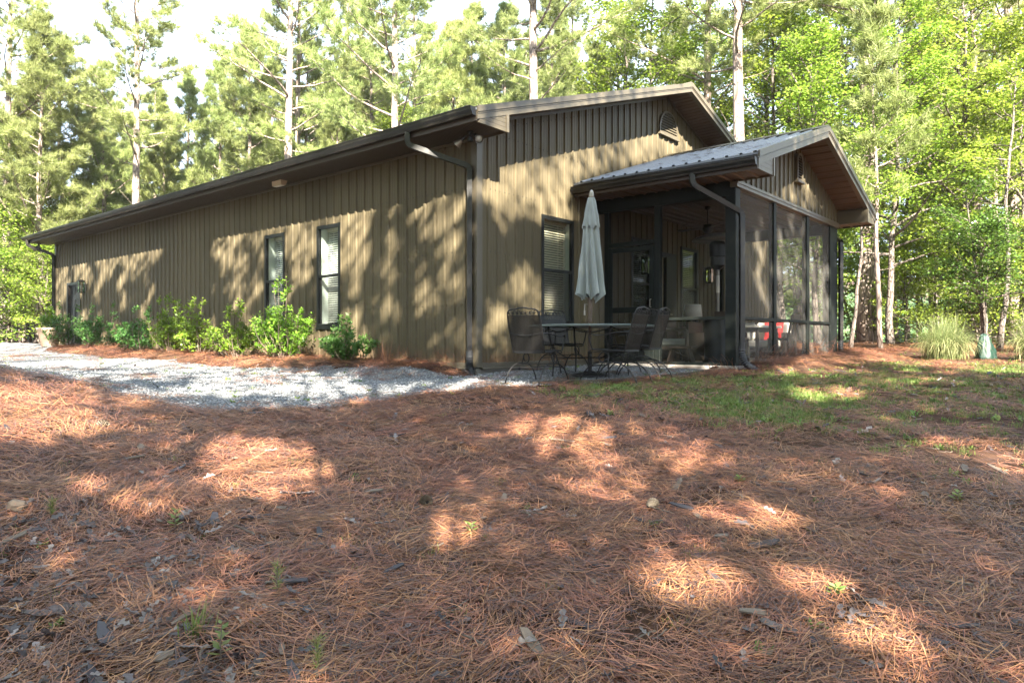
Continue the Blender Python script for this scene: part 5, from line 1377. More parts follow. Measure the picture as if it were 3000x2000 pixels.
# ---- green tarp bundle
p = ground_at(2887, 1055); mb = MB(); n = 40; V = []; F = []; prof = [(.20, 0), (.215, .03), (.19, .16), (.15, .32), (.095, .47), (.065, .53), (.02, .56)]
rg = random.Random(4); ph = [rg.uniform(0, 6) for _ in range(6)]
for i in range(19):
    s = i/18*(len(prof)-1); k = min(int(s), len(prof)-2); f = s-k; r = prof[k][0]*(1-f)+prof[k+1][0]*f; z = prof[k][1]*(1-f)+prof[k+1][1]*f
    for j in range(n):
        a = 2*math.pi*j/n; q = 1+.09*math.sin(3*a+ph[0]+z*6)+.06*math.sin(7*a+ph[1]-z*9)+.05*math.sin(11*a+ph[2]+z*20)
        V.append((r*q*math.cos(a)*1.05-.06*z, r*q*math.sin(a)*.85, z*(1+.03*math.sin(5*a))))
for i in range(18):
    for j in range(n): F.append((i*n+j, i*n+(j+1) % n, (i+1)*n+(j+1) % n, (i+1)*n+j))
F.append(tuple(18*n+j for j in range(n)))
mb.add(V, F); o = mb.build('tarp_bundle', M['tarp'], None, True, (p.x, p.y, terrain(p.x, p.y))); o.scale = (.95, .95, .95); tag(o, 'crumpled dark green tarp bundle standing between the ornamental grass clumps', 'tarp')
# ================================================================== trees
def vcol(P): return np.array([tuple(p) for p in P])
def trunk_path(rg, H, n=14, wob=.012, lean=(0, 0)):
    P = [Vector((0, 0, -.25))]; x = y = 0
    for i in range(1, n+1):
        x += rg.normal()*wob*H/n*3; y += rg.normal()*wob*H/n*3; f = i/n
        P.append(Vector((x+lean[0]*H*f, y+lean[1]*H*f, H*f)))
    return P
def along(P, f):
    k = f*(len(P)-1); i = min(int(k), len(P)-2); return P[i].lerp(P[i+1], k-i)
def needles(C, D, n, L, w, rg):
    """C, D: tuft centres and directions -> needle triangles and their tones"""
    m = len(C); c = np.repeat(C, n, 0); d = np.repeat(D, n, 0)*.75+rg.normal(size=(m*n, 3))*.55; d /= np.linalg.norm(d, axis=1, keepdims=True)
    s = np.cross(d, rg.normal(size=(m*n, 3))); s /= np.linalg.norm(s, axis=1, keepdims=True)
    l = L*rg.uniform(.6, 1.15, (m*n, 1)); c = c+rg.normal(size=(m*n, 3))*.035
    V = np.stack([c-s*w, c+s*w, c+d*l], 1).reshape(-1, 3)
    tone = np.clip(np.repeat(rg.beta(2, 2, m), n)*.75+rg.uniform(0, .25, m*n), 0, 1)
    return V, tone
def pine_meshes(seed, H, cb, Lmax, nl, r0, tw=8, tf=5, nn=18, nlen=.27, droop=0.0, lean=(0, 0), snags=6, nw=.0098):
    rg = np.random.default_rng(seed); T = trunk_path(rg, H, 14, .011, lean); mb = MB()
    mb.tube(T, [r0*(1.25 if i == 0 else 1)*(1-.86*(i/14)**1.1) for i in range(15)], 12)
    C = []; D = []
    for i in range(nl+snags):
        sn = i >= nl
        f = cb*rg.uniform(.45, 1.0) if sn else cb+(.985-cb)*((i+rg.random())/nl)
        fr = max(0, (f-cb)/(1-cb)); L = Lmax*(1-fr)**.65*rg.uniform(.55, 1.1)*(.62+.38*min(1, fr*5)) if not sn else Lmax*rg.uniform(.12, .4)
        az = i*2.39996+rg.normal()*.5; b = along(T, f); up = rg.uniform(-.05, .35)+.75*fr-droop
        d = Vector((math.cos(az), math.sin(az), up)).normalized(); P = [b]; q = b.copy(); sg = 6
        for k in range(sg):
            d = (d+Vector((rg.normal()*.13, rg.normal()*.13, .05+.05*rg.normal()))).normalized(); q = q+d*(L/sg); P.append(q)
        rb = (.008+.0125*L)*(1.0 if not sn else .7); mb.tube(P, [rb*(1-.8*k/sg) for k in range(sg+1)], 5, 0, False)
        if sn: continue
        ntw = max(3, int(tw*(.5+L/Lmax*.7)))
        for k in range(ntw):
            g = .30+.70*(k+.5)/ntw; p = along(P, g); sd = 1 if k % 2 else -1; t = (P[-1]-P[0]).normalized()
            side = t.cross(Vector((0, 0, 1))).normalized()*sd; e = (t*.65+side*rg.uniform(.5, 1.1)+Vector((0, 0, rg.uniform(-.1, .6)))).normalized()*(L*.30*(1.25-g)+.18)*rg.uniform(.7, 1.2)
            mb.tube([p, p+e*.5+Vector((0, 0, .02)), p+e], [.008, .006, .003], 3, 0, False)
            for j in range(tf):
                s = .25+.8*(j+rg.random())/tf; C.append(tuple(p+e*s+Vector((rg.normal()*.09, rg.normal()*.09, rg.normal()*.07)))); v = e.normalized()+Vector((0, 0, .45)); D.append(tuple(v.normalized()))
        for j in range(3): C.append(tuple(P[-1]+Vector((rg.normal()*.1, rg.normal()*.1, .05)))); D.append(tuple((d+Vector((0, 0, .4))).normalized()))
    V, tone = needles(np.array(C), np.array(D), nn, nlen, nw, rg)
    me = np_mesh('pine_crown', V, 3, M['needle'], tone)
    tm = bpy.data.meshes.new('pine_trunk'); tm.from_pydata(mb.v, [], mb.f); tm.materials.append(M['bark']); tm.polygons.foreach_set('use_smooth', [True]*len(tm.polygons)); tm.update()
    return tm, me
def leaves(C, N_, n, spread, L, rg, flat=.35, aspect=.42):
    m = len(C); c = np.repeat(C, n, 0)+rg.normal(size=(m*n, 3))*np.array([spread, spread, spread*flat])
    nrm = np.repeat(N_, n, 0)+rg.normal(size=(m*n, 3))*.45; nrm /= np.linalg.norm(nrm, axis=1, keepdims=True)
    a = np.cross(nrm, rg.normal(size=(m*n, 3))); a /= np.linalg.norm(a, axis=1, keepdims=True); b = np.cross(nrm, a)
    l = L*rg.uniform(.6, 1.2, (m*n, 1)); dr = nrm*l*-.12
    V = np.stack([c-a*l*.5+dr, c+b*l*aspect, c+a*l*.5+dr, c-b*l*aspect], 1).reshape(-1, 3)
    tone = np.clip(np.repeat(rg.beta(2, 2, m), n)*.65+rg.uniform(0, .35, m*n), 0, 1)
    return V, tone
def hard_meshes(seed, H, cb, Lmax, nl, r0, tw=8, nleaf=26, L=.115, lean=(0, 0), mat='leaf', stems=1, spread=.24):
    rg = np.random.default_rng(seed); mb = MB(); C = []; NN = []
    for s in range(stems):
        ln = (lean[0]+(rg.normal()*.16 if stems > 1 else 0), lean[1]+(rg.normal()*.16 if stems > 1 else 0)); T = trunk_path(rg, H*(1 if s == 0 else rg.uniform(.7, 1)), 12, .02, ln)
        mb.tube(T, [r0*(1.3 if i == 0 else 1)*(1-.85*(i/12)) for i in range(13)], 10)
        for i in range(max(3, nl//stems)):
            f = cb+(.98-cb)*((i+rg.random())/(nl/stems)); fr = (f-cb)/(1-cb); L_ = Lmax*(1-fr**1.6*.75)*rg.uniform(.6, 1.1); az = i*2.39996+rg.normal()*.5; b = along(T, min(f, .98))
            d = Vector((math.cos(az), math.sin(az), .25+.8*fr+rg.normal()*.12)).normalized(); P = [b]; q = b.copy()
            for k in range(6):
                d = (d+Vector((rg.normal()*.16, rg.normal()*.16, rg.normal()*.10))).normalized(); q = q+d*(L_/6); P.append(q)
            mb.tube(P, [(.010+.014*L_)*(1-.82*k/6) for k in range(7)], 5, 0, False)
            for k in range(tw):
                g = .25+.75*(k+.5)/tw; p = along(P, g); sd = 1 if k % 2 else -1; t = (P[-1]-P[0]).normalized(); side = t.cross(Vector((0, 0, 1))).normalized()*sd
                e = (t*.6+side*rg.uniform(.5, 1.2)+Vector((0, 0, rg.uniform(-.25, .3)))).normalized()*(L_*.34*(1.2-g)+.22)*rg.uniform(.7, 1.2); mb.tube([p, p+e*.5, p+e], [.008, .006, .003], 3, 0, False)
                for j in range(2): C.append(tuple(p+e*(.5+.5*j))); NN.append((rg.normal()*.18, rg.normal()*.18, 1))
    V, tone = leaves(np.array(C), np.array(NN), nleaf, spread, L, rg)
    me = np_mesh('leaf_crown', V, 4, M[mat], tone)
    tm = bpy.data.meshes.new('hardwood_trunk'); tm.from_pydata(mb.v, [], mb.f); tm.materials.append(M['bark2']); tm.polygons.foreach_set('use_smooth', [True]*len(tm.polygons)); tm.update()
    return tm, me
PROTO = {
 'tall1': pine_meshes(1, 22, .40, 4.4, 46, .21, 9, 6, 30), 'tall2': pine_meshes(2, 21, .32, 4.6, 50, .19, 9, 6, 30), 'tall3': pine_meshes(3, 24, .34, 4.8, 46, .24, 9, 6, 30, snags=9),
 'mid1': pine_meshes(4, 14.5, .22, 3.6, 54, .15, 9, 6, 30), 'mid2': pine_meshes(5, 14, .14, 3.6, 58, .14, 9, 6, 30), 'young': pine_meshes(6, 9.5, .38, 1.5, 34, .07, 6, 4, 24, .24, snags=10),
 'bushy': pine_meshes(7, 8, .06, 2.4, 46, .09, 7, 5, 20),
 'hard1': hard_meshes(11, 14, .24, 4.2, 34, .15, 8, 18, .135), 'hard2': hard_meshes(12, 11, .18, 3.6, 32, .11, 8, 18, .13), 'hard3': hard_meshes(13, 15, .38, 4.4, 30, .17, 8, 18, .135),
 'under1': hard_meshes(14, 5, .12, 1.9, 26, .05, 7, 14, .11), 'under2': hard_meshes(15, 4, .08, 1.7, 24, .04, 7, 14, .10, stems=2),
 'holly': hard_meshes(16, 4.6, .30, 1.7, 34, .05, 8, 26, .075, mat='holly', stems=4, spread=.17), 'lean1': hard_meshes(17, 9, .55, 2.2, 14, .075, 6, 18, .12, lean=(.16, 0)), 'lean2': hard_meshes(18, 11, .5, 2.4, 16, .10, 6, 18, .12, lean=(.22, .05)),
}
KINDN = {'t': ('pine_tree', 'pine'), 'm': ('pine_tree', 'pine'), 'y': ('young_pine', 'pine'), 'b': ('young_pine', 'pine'), 'h': ('hardwood_tree', 'tree'), 'u': ('understory_tree', 'tree'), 'l': ('leaning_tree', 'tree')}
PH0 = {'tall1': 22, 'tall2': 21, 'tall3': 24, 'mid1': 14.5, 'mid2': 14, 'young': 9.5, 'bushy': 8, 'hard1': 14, 'hard2': 11, 'hard3': 15, 'under1': 5, 'under2': 4, 'holly': 4.6, 'lean1': 9, 'lean2': 11}
FIRST = {}
def tree(kind, loc, H, label, group=None, rz=None, fat=1.0):
    nm, cat = KINDN[kind[0]]
    if kind == 'holly': nm, cat = 'holly_tree', 'tree'
    s = H/PH0[kind]; rz = random.uniform(0, 6.28) if rz is None else rz
    if kind not in FIRST:
        t = thing(nm, label, cat, loc, rz, group); t.scale = (s*fat, s*fat, s); tm, cm = PROTO[kind]
        obj('trunk', tm, t); obj('crown', cm, t); FIRST[kind] = t
    else:
        t = dup(FIRST[kind], loc, rz, (s*fat, s*fat, s), label)
        if group: t['group'] = group
        elif 'group' in t: del t['group']
    return t
def T(kind, px, Y, H, label, group=None, rz=None, fat=1.0):
    x = (px-1500)/FPX*Y; return tree(kind, (x, Y, terrain(x, Y)-.05), H, label, group, rz, fat)
# ---- trees one can tell apart, from the left edge to the right
T('tall2', 12, 31, 21, 'dark pine trunk at the very left edge of the wood', None, 1)
T('mid1', 190, 34, 14.5, 'medium pine with a pale trunk left of the tallest bare pine', None, 2)
T('tall1', 396, 31, 20.5, 'tall open-crowned pine with a bright white trunk behind the left end of the roof', None, 5.1)
T('mid2', 70, 40, 14, 'bushy pine at the left edge behind the first trunks')
T('mid1', 560, 40, 15, 'low rounded pine between the white-trunked pine and the twin pines')
T('mid2', 728, 34, 14.8, 'full rounded pine left of the twin pines', None, 1.2)
T('tall3', 843, 31, 23, 'left one of the twin tall pines behind the roof', None, 2)
T('tall2', 864, 35, 22, 'right one of the twin tall pines behind the roof, with the paler trunk', None, .4)
T('mid2', 930, 44, 15, 'dense pine just right of the twin pines')
T('mid1', 975, 33, 12, 'slender dark-trunked pine rising from the middle of the eave line')
T('tall1', 1090, 38, 19, 'thin straight pine left of the white-trunked central pine')
T('tall2', 1163, 28, 22.5, 'tall pine with a white leaning upper trunk near the roof corner', None, 3)
T('tall1', 1212, 37, 20, 'thin dark pine just right of the white leaning pine')
T('mid2', 1322, 33, 15, 'full green pine straight above the roof corner', None, 2.2)
T('tall3', 1563, 27, 24, 'thickest pale pine with heavy crooked limbs above the gable roof', None, 4)
T('mid1', 1440, 42, 15, 'dark pine left of the thick pale pine')
T('mid1', 1662, 36, 14.5, 'soft-crowned pine right of the thick pale pine')
T('tall2', 1800, 40, 19, 'pine behind the hardwood leaves above the ridge')
T('hard1', 1890, 29, 14.5, 'bright leafy hardwood above the main ridge', None, 1)
T('tall3', 2070, 29, 23, 'pine trunk with crooked limbs just left of the straight mottled pine', None, 1.0)
T('tall1', 2171, 24.5, 24, 'straight thick mottled pine trunk between the two gables', None, 2, 1.05)
T('hard1', 2290, 28, 13.5, 'broad bright hardwood filling the gap above the porch ridge', None, 3)
T('hard3', 2420, 33, 17, 'tall bright hardwood behind the porch peak', None, 2)
T('tall1', 2535, 25.5, 22, 'thick pale pine right of the porch, left stem of a close pair', None, .7, 1.15)
T('tall2', 2560, 26.5, 21, 'thinner pine leaning on the thick pale pine beside the porch', None, 3.3)
T('young', 2580, 19.5, 9.8, 'slender young pine standing clear in front of the wood right of the porch', None, 1)
T('lean1', 2488, 20, 6.8, 'thin leaning stem beside the porch downspout', None, .25)
T('hard2', 2660, 29, 10.5, 'bright hardwood sapling crown behind the young pine', None, 2)
T('mid1', 2790, 30, 13.5, 'green pine in the right-hand wood above the grass clump')
T('lean2', 2760, 24, 9.5, 'dark leaning trunk above the ornamental grass', None, .1)
T('tall2', 2870, 27, 20, 'pale straight pine behind the dark holly')
T('lean2', 2925, 19, 8.5, 'pale leaning trunk at the right with a forked top', None, .5)
T('hard1', 2740, 35, 14.5, 'tall leafy hardwood over the right-hand tree line')
T('hard3', 2960, 32, 15.5, 'leafy hardwood at the right edge of the frame')
T('tall3', 2962, 26, 23, 'thick dark pine at the right edge of the wood', None, 5.5)
T('hard2', 2395, 24, 10.5, 'leafy hardwood peeking over the right eave of the porch', None, 1.5)
T('hard1', 2610, 22.5, 10.5, 'bright layered hardwood behind the slender young pine', None, .6)
T('hard1', 2835, 24, 12.5, 'bright spreading hardwood above the holly', None, 4.2)
T('hard2', 2990, 22, 10, 'bright leafy hardwood at the right frame edge', None, 5.2)
T('hard3', 2230, 31, 15, 'bright hardwood right of the straight mottled pine', None, 5.2)
T('hard1', 1830, 33, 15.5, 'bright hardwood high behind the main gable peak', None, 5)
for (px, Y, H, k, lab) in ((2462, 33, 18, 'tall1', 'slim straight trunk seen just past the porch eave'), (2625, 30, 19, 'tall3', 'slim dark trunk right of the slender young pine'), (2690, 36, 19, 'tall1', 'slim distant trunk above the left side of the grass clump'), (2728, 31, 18, 'tall2', 'slim trunk above the middle of the grass clump'), (2815, 34, 19, 'tall3', 'slim dark trunk left of the holly crown'), (2915, 30, 18, 'tall1', 'slim pale trunk right of the holly crown'), (2360, 36, 20, 'tall3', 'slim trunk rising behind the porch peak'), (2245, 34, 20, 'tall1', 'slim trunk right of the straight mottled pine')):
    T(k, px, Y, H, lab, None, None, .62)
T('holly', 2890, 18.5, 4.3, 'dark glossy many-stemmed holly right of the green tarp', None, 1)
T('hard2', 3080, 24, 10, 'hardwood half out of the frame on the right')
T('mid2', 3060, 33, 13, 'bright pine at the right edge behind the hardwood')
T('bushy', 620, 38, 8.5, 'low bushy pine showing just over the left roof line')
T('bushy', 840, 34, 9.0, 'low bushy pine showing over the middle of the eave')
T('hard2', 1190, 31, 10.3, 'bright leafy sapling over the roof just left of the corner')
T('bushy', 1400, 34, 10, 'low bushy pine showing over the near roof corner')
for (k, px, Y, H, lab) in (('mid2', 110, 33, 13, 'dense pine beside the left-edge trunk'), ('mid1', 305, 36, 14.2, 'full pine filling the gap left of the tallest bare pine'), ('mid2', 455, 40, 14.8, 'full pine filling the gap right of the tallest bare pine'), ('mid2', 640, 38, 15.2, 'tall full pine between the two rounded pines'), ('mid1', 900, 40, 17, 'full pine touching the right side of the twin trunks'), ('mid2', 1480, 36, 17, 'full pine just left of the thick pale trunk'), ('mid1', 1600, 36, 17.5, 'full pine just right of the thick pale trunk'), ('mid2', 1380, 36, 17, 'full pine behind the near roof corner, left of the thick pale trunk'), ('mid1', 1530, 44, 19, 'tall soft pine directly behind the thick pale trunk'), ('tall2', 1690, 38, 19.5, 'tall green pine over the gable roof'), ('mid2', 1100, 45, 18.5, 'tall full pine high above the middle of the eave'), ('mid1', 810, 46, 18, 'tall soft pine left of the twin trunks'), ('mid2', 1010, 50, 20, 'tall full pine well behind the eave'), ('mid2', 1235, 48, 20, 'tall full pine well behind the roof corner'), ('mid2', 380, 46, 15, 'full pine low behind the tallest bare pine'), ('mid2', 270, 38, 13.5, 'bushy pine between the two pale trunks at the left'), ('mid1', 480, 36, 11.5, 'bushy pine just right of the tallest bare pine'), ('mid2', 660, 42, 13.5, 'soft bushy pine behind the rounded pine'), ('mid1', 1040, 40, 15.5, 'bushy pine left of the thin straight pine above the eave'),
        ('mid2', 1265, 41, 16.5, 'tall bushy pine behind the white leaning pine'), ('mid1', 1500, 38, 14.5, 'bushy pine behind the thick pale pine'), ('mid2', 1620, 43, 17, 'tall bushy pine right of the thick pale trunk'), ('mid2', 1745, 34, 14.5, 'full pine above the middle of the gable roof'), ('mid1', 1970, 37, 17.5, 'pine between the two bright hardwoods above the ridge'), ('hard3', 2110, 36, 17, 'tall bright hardwood behind the mottled straight pine'), ('hard3', 2830, 37, 17.5, 'tall bright hardwood at the right above the holly'), ('hard1', 2010, 33, 13.5, 'bright hardwood low behind the main ridge'), ('hard3', 2330, 40, 18, 'tall hardwood high above the porch roof')):
    T(k, px, Y, H, lab)
# ---- undergrowth in the wood, each its own small tree
G1 = 'understory trees in the wood'
for i, (px, Y, H, k, lab) in enumerate([
    (20, 29, 5.6, 'under1', 'bright understory tree at the left edge below the pines'), (95, 32, 6.2, 'under2', 'bright understory tree left of the far downspout'), (140, 27.5, 4.2, 'under1', 'small leafy tree touching the far end of the house'),
    (-60, 27, 5, 'under2', 'leafy tree at the left frame edge'), (60, 38, 7.5, 'under1', 'tall leafy understory tree behind the left trunks'),
    (2465, 27, 4.2, 'under1', 'leafy sapling just right of the porch corner'), (2510, 31, 6.5, 'under2', 'understory tree behind the thick pale pine'), (2610, 27, 4.4, 'under2', 'low leafy tree right of the young pine'), (2655, 24, 3.6, 'under1', 'low leafy sapling left of the ornamental grass'),
    (2700, 31, 6, 'under1', 'leafy tree above the ornamental grass clump'), (2745, 24, 3.9, 'under2', 'small bright tree behind the ornamental grass'), (2820, 28, 5.2, 'under1', 'mid-height leafy tree left of the holly'), (2870, 22, 3.4, 'under2', 'small leafy tree behind the tarp'), (2950, 23, 3.8, 'under1', 'leafy sapling right of the holly'),
    (2990, 28, 6, 'under2', 'leafy tree near the right frame edge'), (3060, 21, 4, 'under1', 'leafy sapling at the right frame edge')]):
    T(k, px, Y, H, lab, G1)
# ---- the deeper wood: trees nothing sets apart
rgx = random.Random(99)
LP_, LH_ = 'pine in the dense wood far behind the house', 'leafy hardwood in the dense wood far behind the house'
for i in range(84):
    Y = rgx.uniform(40, 74); px = -420+3840*((i*.6180339+rgx.uniform(-.03, .03)) % 1.0)
    right = px > 1900
    if right and 2560 < px < 2740 and Y > 36: continue
    k = rgx.choice(['tall1', 'tall2', 'tall3', 'mid1', 'mid2', 'mid1']) if rgx.random() < (.78 if not right else .5) else rgx.choice(['hard1', 'hard3', 'hard2'])
    H = PH0[k]*rgx.uniform(.8, 1.0)
    if px < 300: H = min(H, 13+Y*.06)
    if 480 < px < 720: H = min(H, 15)
    T(k, px, Y, H, LP_ if k[0] in 'tm' else LH_, 'pines of the far wood' if k[0] in 'tm' else 'hardwoods of the far wood')
for i in range(26):                                        # low growth closing the wood at eye level
    Y = rgx.uniform(34, 60); px = rgx.choice([rgx.uniform(-300, 170), rgx.uniform(2440, 3300)])
    if px > 2440 and rgx.random() < .55: continue
    if 2560 < px < 2720 and rgx.random() < .6: continue
    T(rgx.choice(['under1', 'under2']), px, Y, rgx.uniform(4, 8), 'low leafy growth deep in the wood', 'low growth of the far wood')
# ---- wood to the sides and behind the viewer: shade, and what glass reflects
LB = 'pine of the wood around the clearing'
for (x, y, k, H) in ((-19, 11, 'under1', 6), (-18, 14, 'under2', 6), (-21, 17, 'under1', 8), (-22, 12, 'mid2', 12), (-24, 18, 'mid2', 14), (-25, 9, 'hard1', 13), (-28, 15, 'hard2', 12), (-30, 19, 'hard3', 15), (-31, 11, 'mid1', 14), (-20, 8, 'under1', 6), (-17, 9, 'under2', 4.5), (-24, 14, 'tall1', 21), (-29, 24, 'mid1', 14), (-22, 5, 'tall2', 20), (-27, -6, 'mid2', 14), (26, 8, 'tall1', 21), (24, 16, 'hard1', 14), (29, 0, 'tall3', 22), (-16, -24, 'tall2', 20), (-4, -30, 'tall1', 21), (8, -31, 'mid1', 13), (19, -26, 'hard1', 13), (-30, 40, 'mid1', 15), (34, 30, 'tall2', 20), (-23, -16, 'hard3', 15), (-20, 30, 'mid2', 14), (33, 20, 'mid1', 14)):
    tree(k, (x, y, terrain(x, y)-.05), H, {'h': 'hardwood of the wood around the clearing', 'u': 'low leafy growth around the clearing'}.get(k[0], LB), 'trees around the clearing')

RING = [(x, y) for x, y in ((-16.5, 7), (-19, 13.5), (-22, 15), (-20.5, 10), (-24, 21), (-26, 13), (-28, 18), (-23.5, 6), (-32, 26), (-17, -20), (-12, -24), (-6, -25), (1, -24), (7, -25), (13, -22), (18, -19), (22, -12), (22, -5), (21, 3), (22, 10), (-19, -10), (-20, -3), (-19, 2), (-10, -33), (3, -35), (14, -32), (24, -24), (-26, -22), (27, 12), (-25, 4), (-27, -13), (30, -12), (28, 5))]
for i, (x, y) in enumerate(RING):
    k = ('hard2', 'mid2', 'bushy', 'hard1')[i % 4]; tree(k, (x, y, terrain(x, y)-.05), (10, 13, 8, 12)[i % 4], LB if k[0] in 'mb' else 'hardwood of the wood around the clearing', 'trees around the clearing')
# ---- the near trees behind the viewer with crowns carved to dapple the yard
D2F = 3000/2352
# openings in the canopy, by where their light falls: (cx, cy, rx, ry, how open)
LIT = [(60, 965, 190, 56, .98), (190, 930, 170, 22, .9), (60, 900, 170, 26, .9), (330, 985, 60, 16, .6), (620, 1065, 145, 54, .98), (600, 1115, 140, 40, .98), (560, 1030, 90, 26, .95), (350, 1165, 80, 28, .95), (190, 1115, 75, 26, .9), (815, 1258, 38, 20, .95), (985, 1225, 120, 44, .98),
 (530, 1375, 90, 34, .85), (1290, 1000, 115, 44, .98), (1345, 1055, 95, 30, .9), (1400, 1120, 110, 36, .8), (1585, 1065, 90, 28, .95), (1560, 1340, 105, 58, .98), (1650, 1325, 50, 40, .95), (1560, 1262, 90, 24, .8), (1720, 1190, 110, 38, .85), (1860, 1345, 95, 40, .98), (1960, 1430, 120, 52, .98), (2060, 1510, 110, 52, .98), (1560, 1540, 110, 30, .9), (1640, 1500, 100, 28, .8), (1100, 1130, 60, 18, .5), (1050, 1010, 60, 14, .5),
 (2200, 1030, 140, 20, .98), (2320, 1066, 80, 22, .98), (2250, 845, 200, 18, .98), (2050, 880, 80, 12, .7), (1890, 906, 90, 18, .97), (1880, 850, 110, 16, .9), (2340, 1105, 80, 24, .8), (2100, 830, 120, 10, .9), (2000, 1130, 90, 18, .45),
 (180, 835, 300, 14, .85), (420, 860, 300, 18, .88), (640, 893, 230, 20, .95), (930, 897, 160, 16, .95), (640, 868, 200, 8, .9), (1130, 885, 120, 14, .97), (720, 925, 160, 12, .75), (430, 905, 150, 13, .85), (600, 838, 300, 8, .8), (960, 845, 140, 14, .85),
 (170, 660, 45, 95, .93), (240, 650, 48, 85, .9), (290, 612, 60, 34, .95), (335, 690, 30, 55, .8), (440, 588, 45, 22, .75), (400, 625, 30, 30, .5), (525, 575, 34, 34, .95), (562, 605, 50, 70, .96), (560, 700, 70, 60, .92), (690, 580, 42, 50, .96), (682, 690, 28, 80, .92), (815, 540, 42, 60, .96), (842, 610, 22, 70, .9),
 (895, 560, 34, 60, .97), (890, 645, 46, 75, .97), (960, 545, 30, 70, .95), (1002, 525, 36, 60, .92), (1042, 560, 36, 70, .9), (1030, 640, 55, 46, .93), (982, 665, 34, 55, .9), (1020, 722, 60, 22, .85), (1040, 785, 50, 26, .85), (955, 805, 80, 22, .7), (632, 620, 30, 95, .97), (757, 630, 36, 115, .97), (455, 740, 16, 40, .8),
 (1130, 430, 40, 60, .93), (1210, 430, 70, 70, .96), (1290, 390, 60, 70, .93), (1380, 350, 100, 50, .92), (1500, 330, 100, 50, .92), (1270, 480, 45, 50, .93), (1160, 500, 30, 40, .8), (1135, 760, 28, 75, .95), (1210, 665, 55, 44, .95), (1225, 705, 46, 36, .85), (1180, 620, 25, 40, .6),
 (1860, 420, 40, 60, .96), (1800, 420, 50, 50, .9), (1830, 560, 36, 120, .9), (1790, 700, 48, 70, .75), (1880, 760, 56, 70, .93), (1720, 600, 30, 80, .6), (1770, 790, 60, 30, .6), (1900, 600, 30, 60, .8), (1800, 640, 130, 220, .55), (1745, 590, 14, 110, .95), (1795, 640, 15, 150, .95), (1868, 690, 22, 150, .97), (1892, 720, 12, 120, .95), (1835, 480, 20, 60, .9)]
rgl = random.Random(31)
for _ in range(150):
    cy_ = 930+rgl.random()**1.2*640; k = .35+(cy_-930)/640; r = rgl.choice([7, 10, 14, 20, 34])*k*1.25
    LIT.append((rgl.uniform(0, 2352), cy_, r*rgl.uniform(1.2, 2.2), r*rgl.uniform(.4, .7), rgl.uniform(.45, .95)))
for (a, b, c, d, e) in ((520, 1080, 330, 110, .35), (1420, 1080, 300, 130, .4), (1750, 1340, 420, 170, .3), (120, 940, 330, 90, .5), (2200, 1060, 260, 70, .4), (950, 1230, 220, 70, .3), (1900, 870, 420, 40, .35), (350, 1320, 300, 110, .2)): LIT.append((a, b, c, d, e))
_hx = np.arange(-40, 40.01, .5); _hy = np.arange(-40, 60.01, .5)
_hg = np.array([[terrain_raw(x, y) for y in _hy] for x in _hx])
def hgt(x, y):
    i = np.clip((x+40)/.5, 0, len(_hx)-1.001); j = np.clip((y+40)/.5, 0, len(_hy)-1.001); a, b = i.astype(int), j.astype(int); f, g = i-a, j-b
    return _hg[a, b]*(1-f)*(1-g)+_hg[a+1, b]*f*(1-g)+_hg[a, b+1]*(1-f)*g+_hg[a+1, b+1]*f*g
def land(O):
    """where the sun rays through the points O land on the ground, the long wall, the gable or the porch front"""
    d = -np.array(SUN); t = np.full(len(O), 20.0)
    for _ in range(14): t = (O[:, 2]-hgt(O[:, 0]+d[0]*t, O[:, 1]+d[1]*t))/SUN.z
    t = np.maximum(t, 0)
    u0 = (O[:, 0]-HX)*HC+(O[:, 1]-HY)*HS; v0 = -(O[:, 0]-HX)*HS+(O[:, 1]-HY)*HC; du, dv = d[0]*HC+d[1]*HS, -d[0]*HS+d[1]*HC
    for n, val, a, b, zt in ((0, 0, 0, HL, 3.6), (1, 0, 0, HW_, 5.6), (1, -PD, PU0, PU1, 4.2)):
        tt = (val-(u0 if n == 0 else v0))/(du if n == 0 else dv); q = (v0+dv*tt) if n == 0 else (u0+du*tt); z = O[:, 2]+d[2]*tt
        t = np.where((tt > 0) & (q > a) & (q < b) & (z > -.2) & (z < zt) & (tt < t), tt, t)
    return O+d[None]*t[:, None]
DARKW = [(435, 560, 420, 720, 46), (380, 600, 370, 720, 20), (485, 610, 470, 730, 15), (520, 640, 505, 740, 9), (622, 560, 600, 750, 11), (655, 610, 648, 740, 8), (722, 600, 700, 740, 9), (792, 640, 772, 750, 9), (868, 490, 862, 600, 8), (862, 600, 843, 750, 10), (862, 620, 812, 705, 9), (860, 560, 900, 520, 6),
 (922, 460, 928, 600, 8), (928, 600, 934, 750, 15), (975, 560, 1012, 690, 7), (1005, 600, 950, 665, 7), (1042, 615, 1085, 555, 9), (1080, 480, 1080, 720, 8), (940, 765, 1082, 700, 15), (880, 802, 1060, 815, 15), (890, 745, 960, 775, 13), (1000, 560, 1060, 500, 6), (172, 600, 150, 730, 5), (216, 600, 200, 745, 8), (262, 620, 248, 745, 11), (312, 655, 300, 745, 13), (336, 620, 328, 690, 6), (560, 700, 520, 755, 9), (690, 690, 670, 750, 8), (190, 700, 320, 735, 8), (560, 560, 590, 620, 5), (960, 520, 940, 600, 5)]
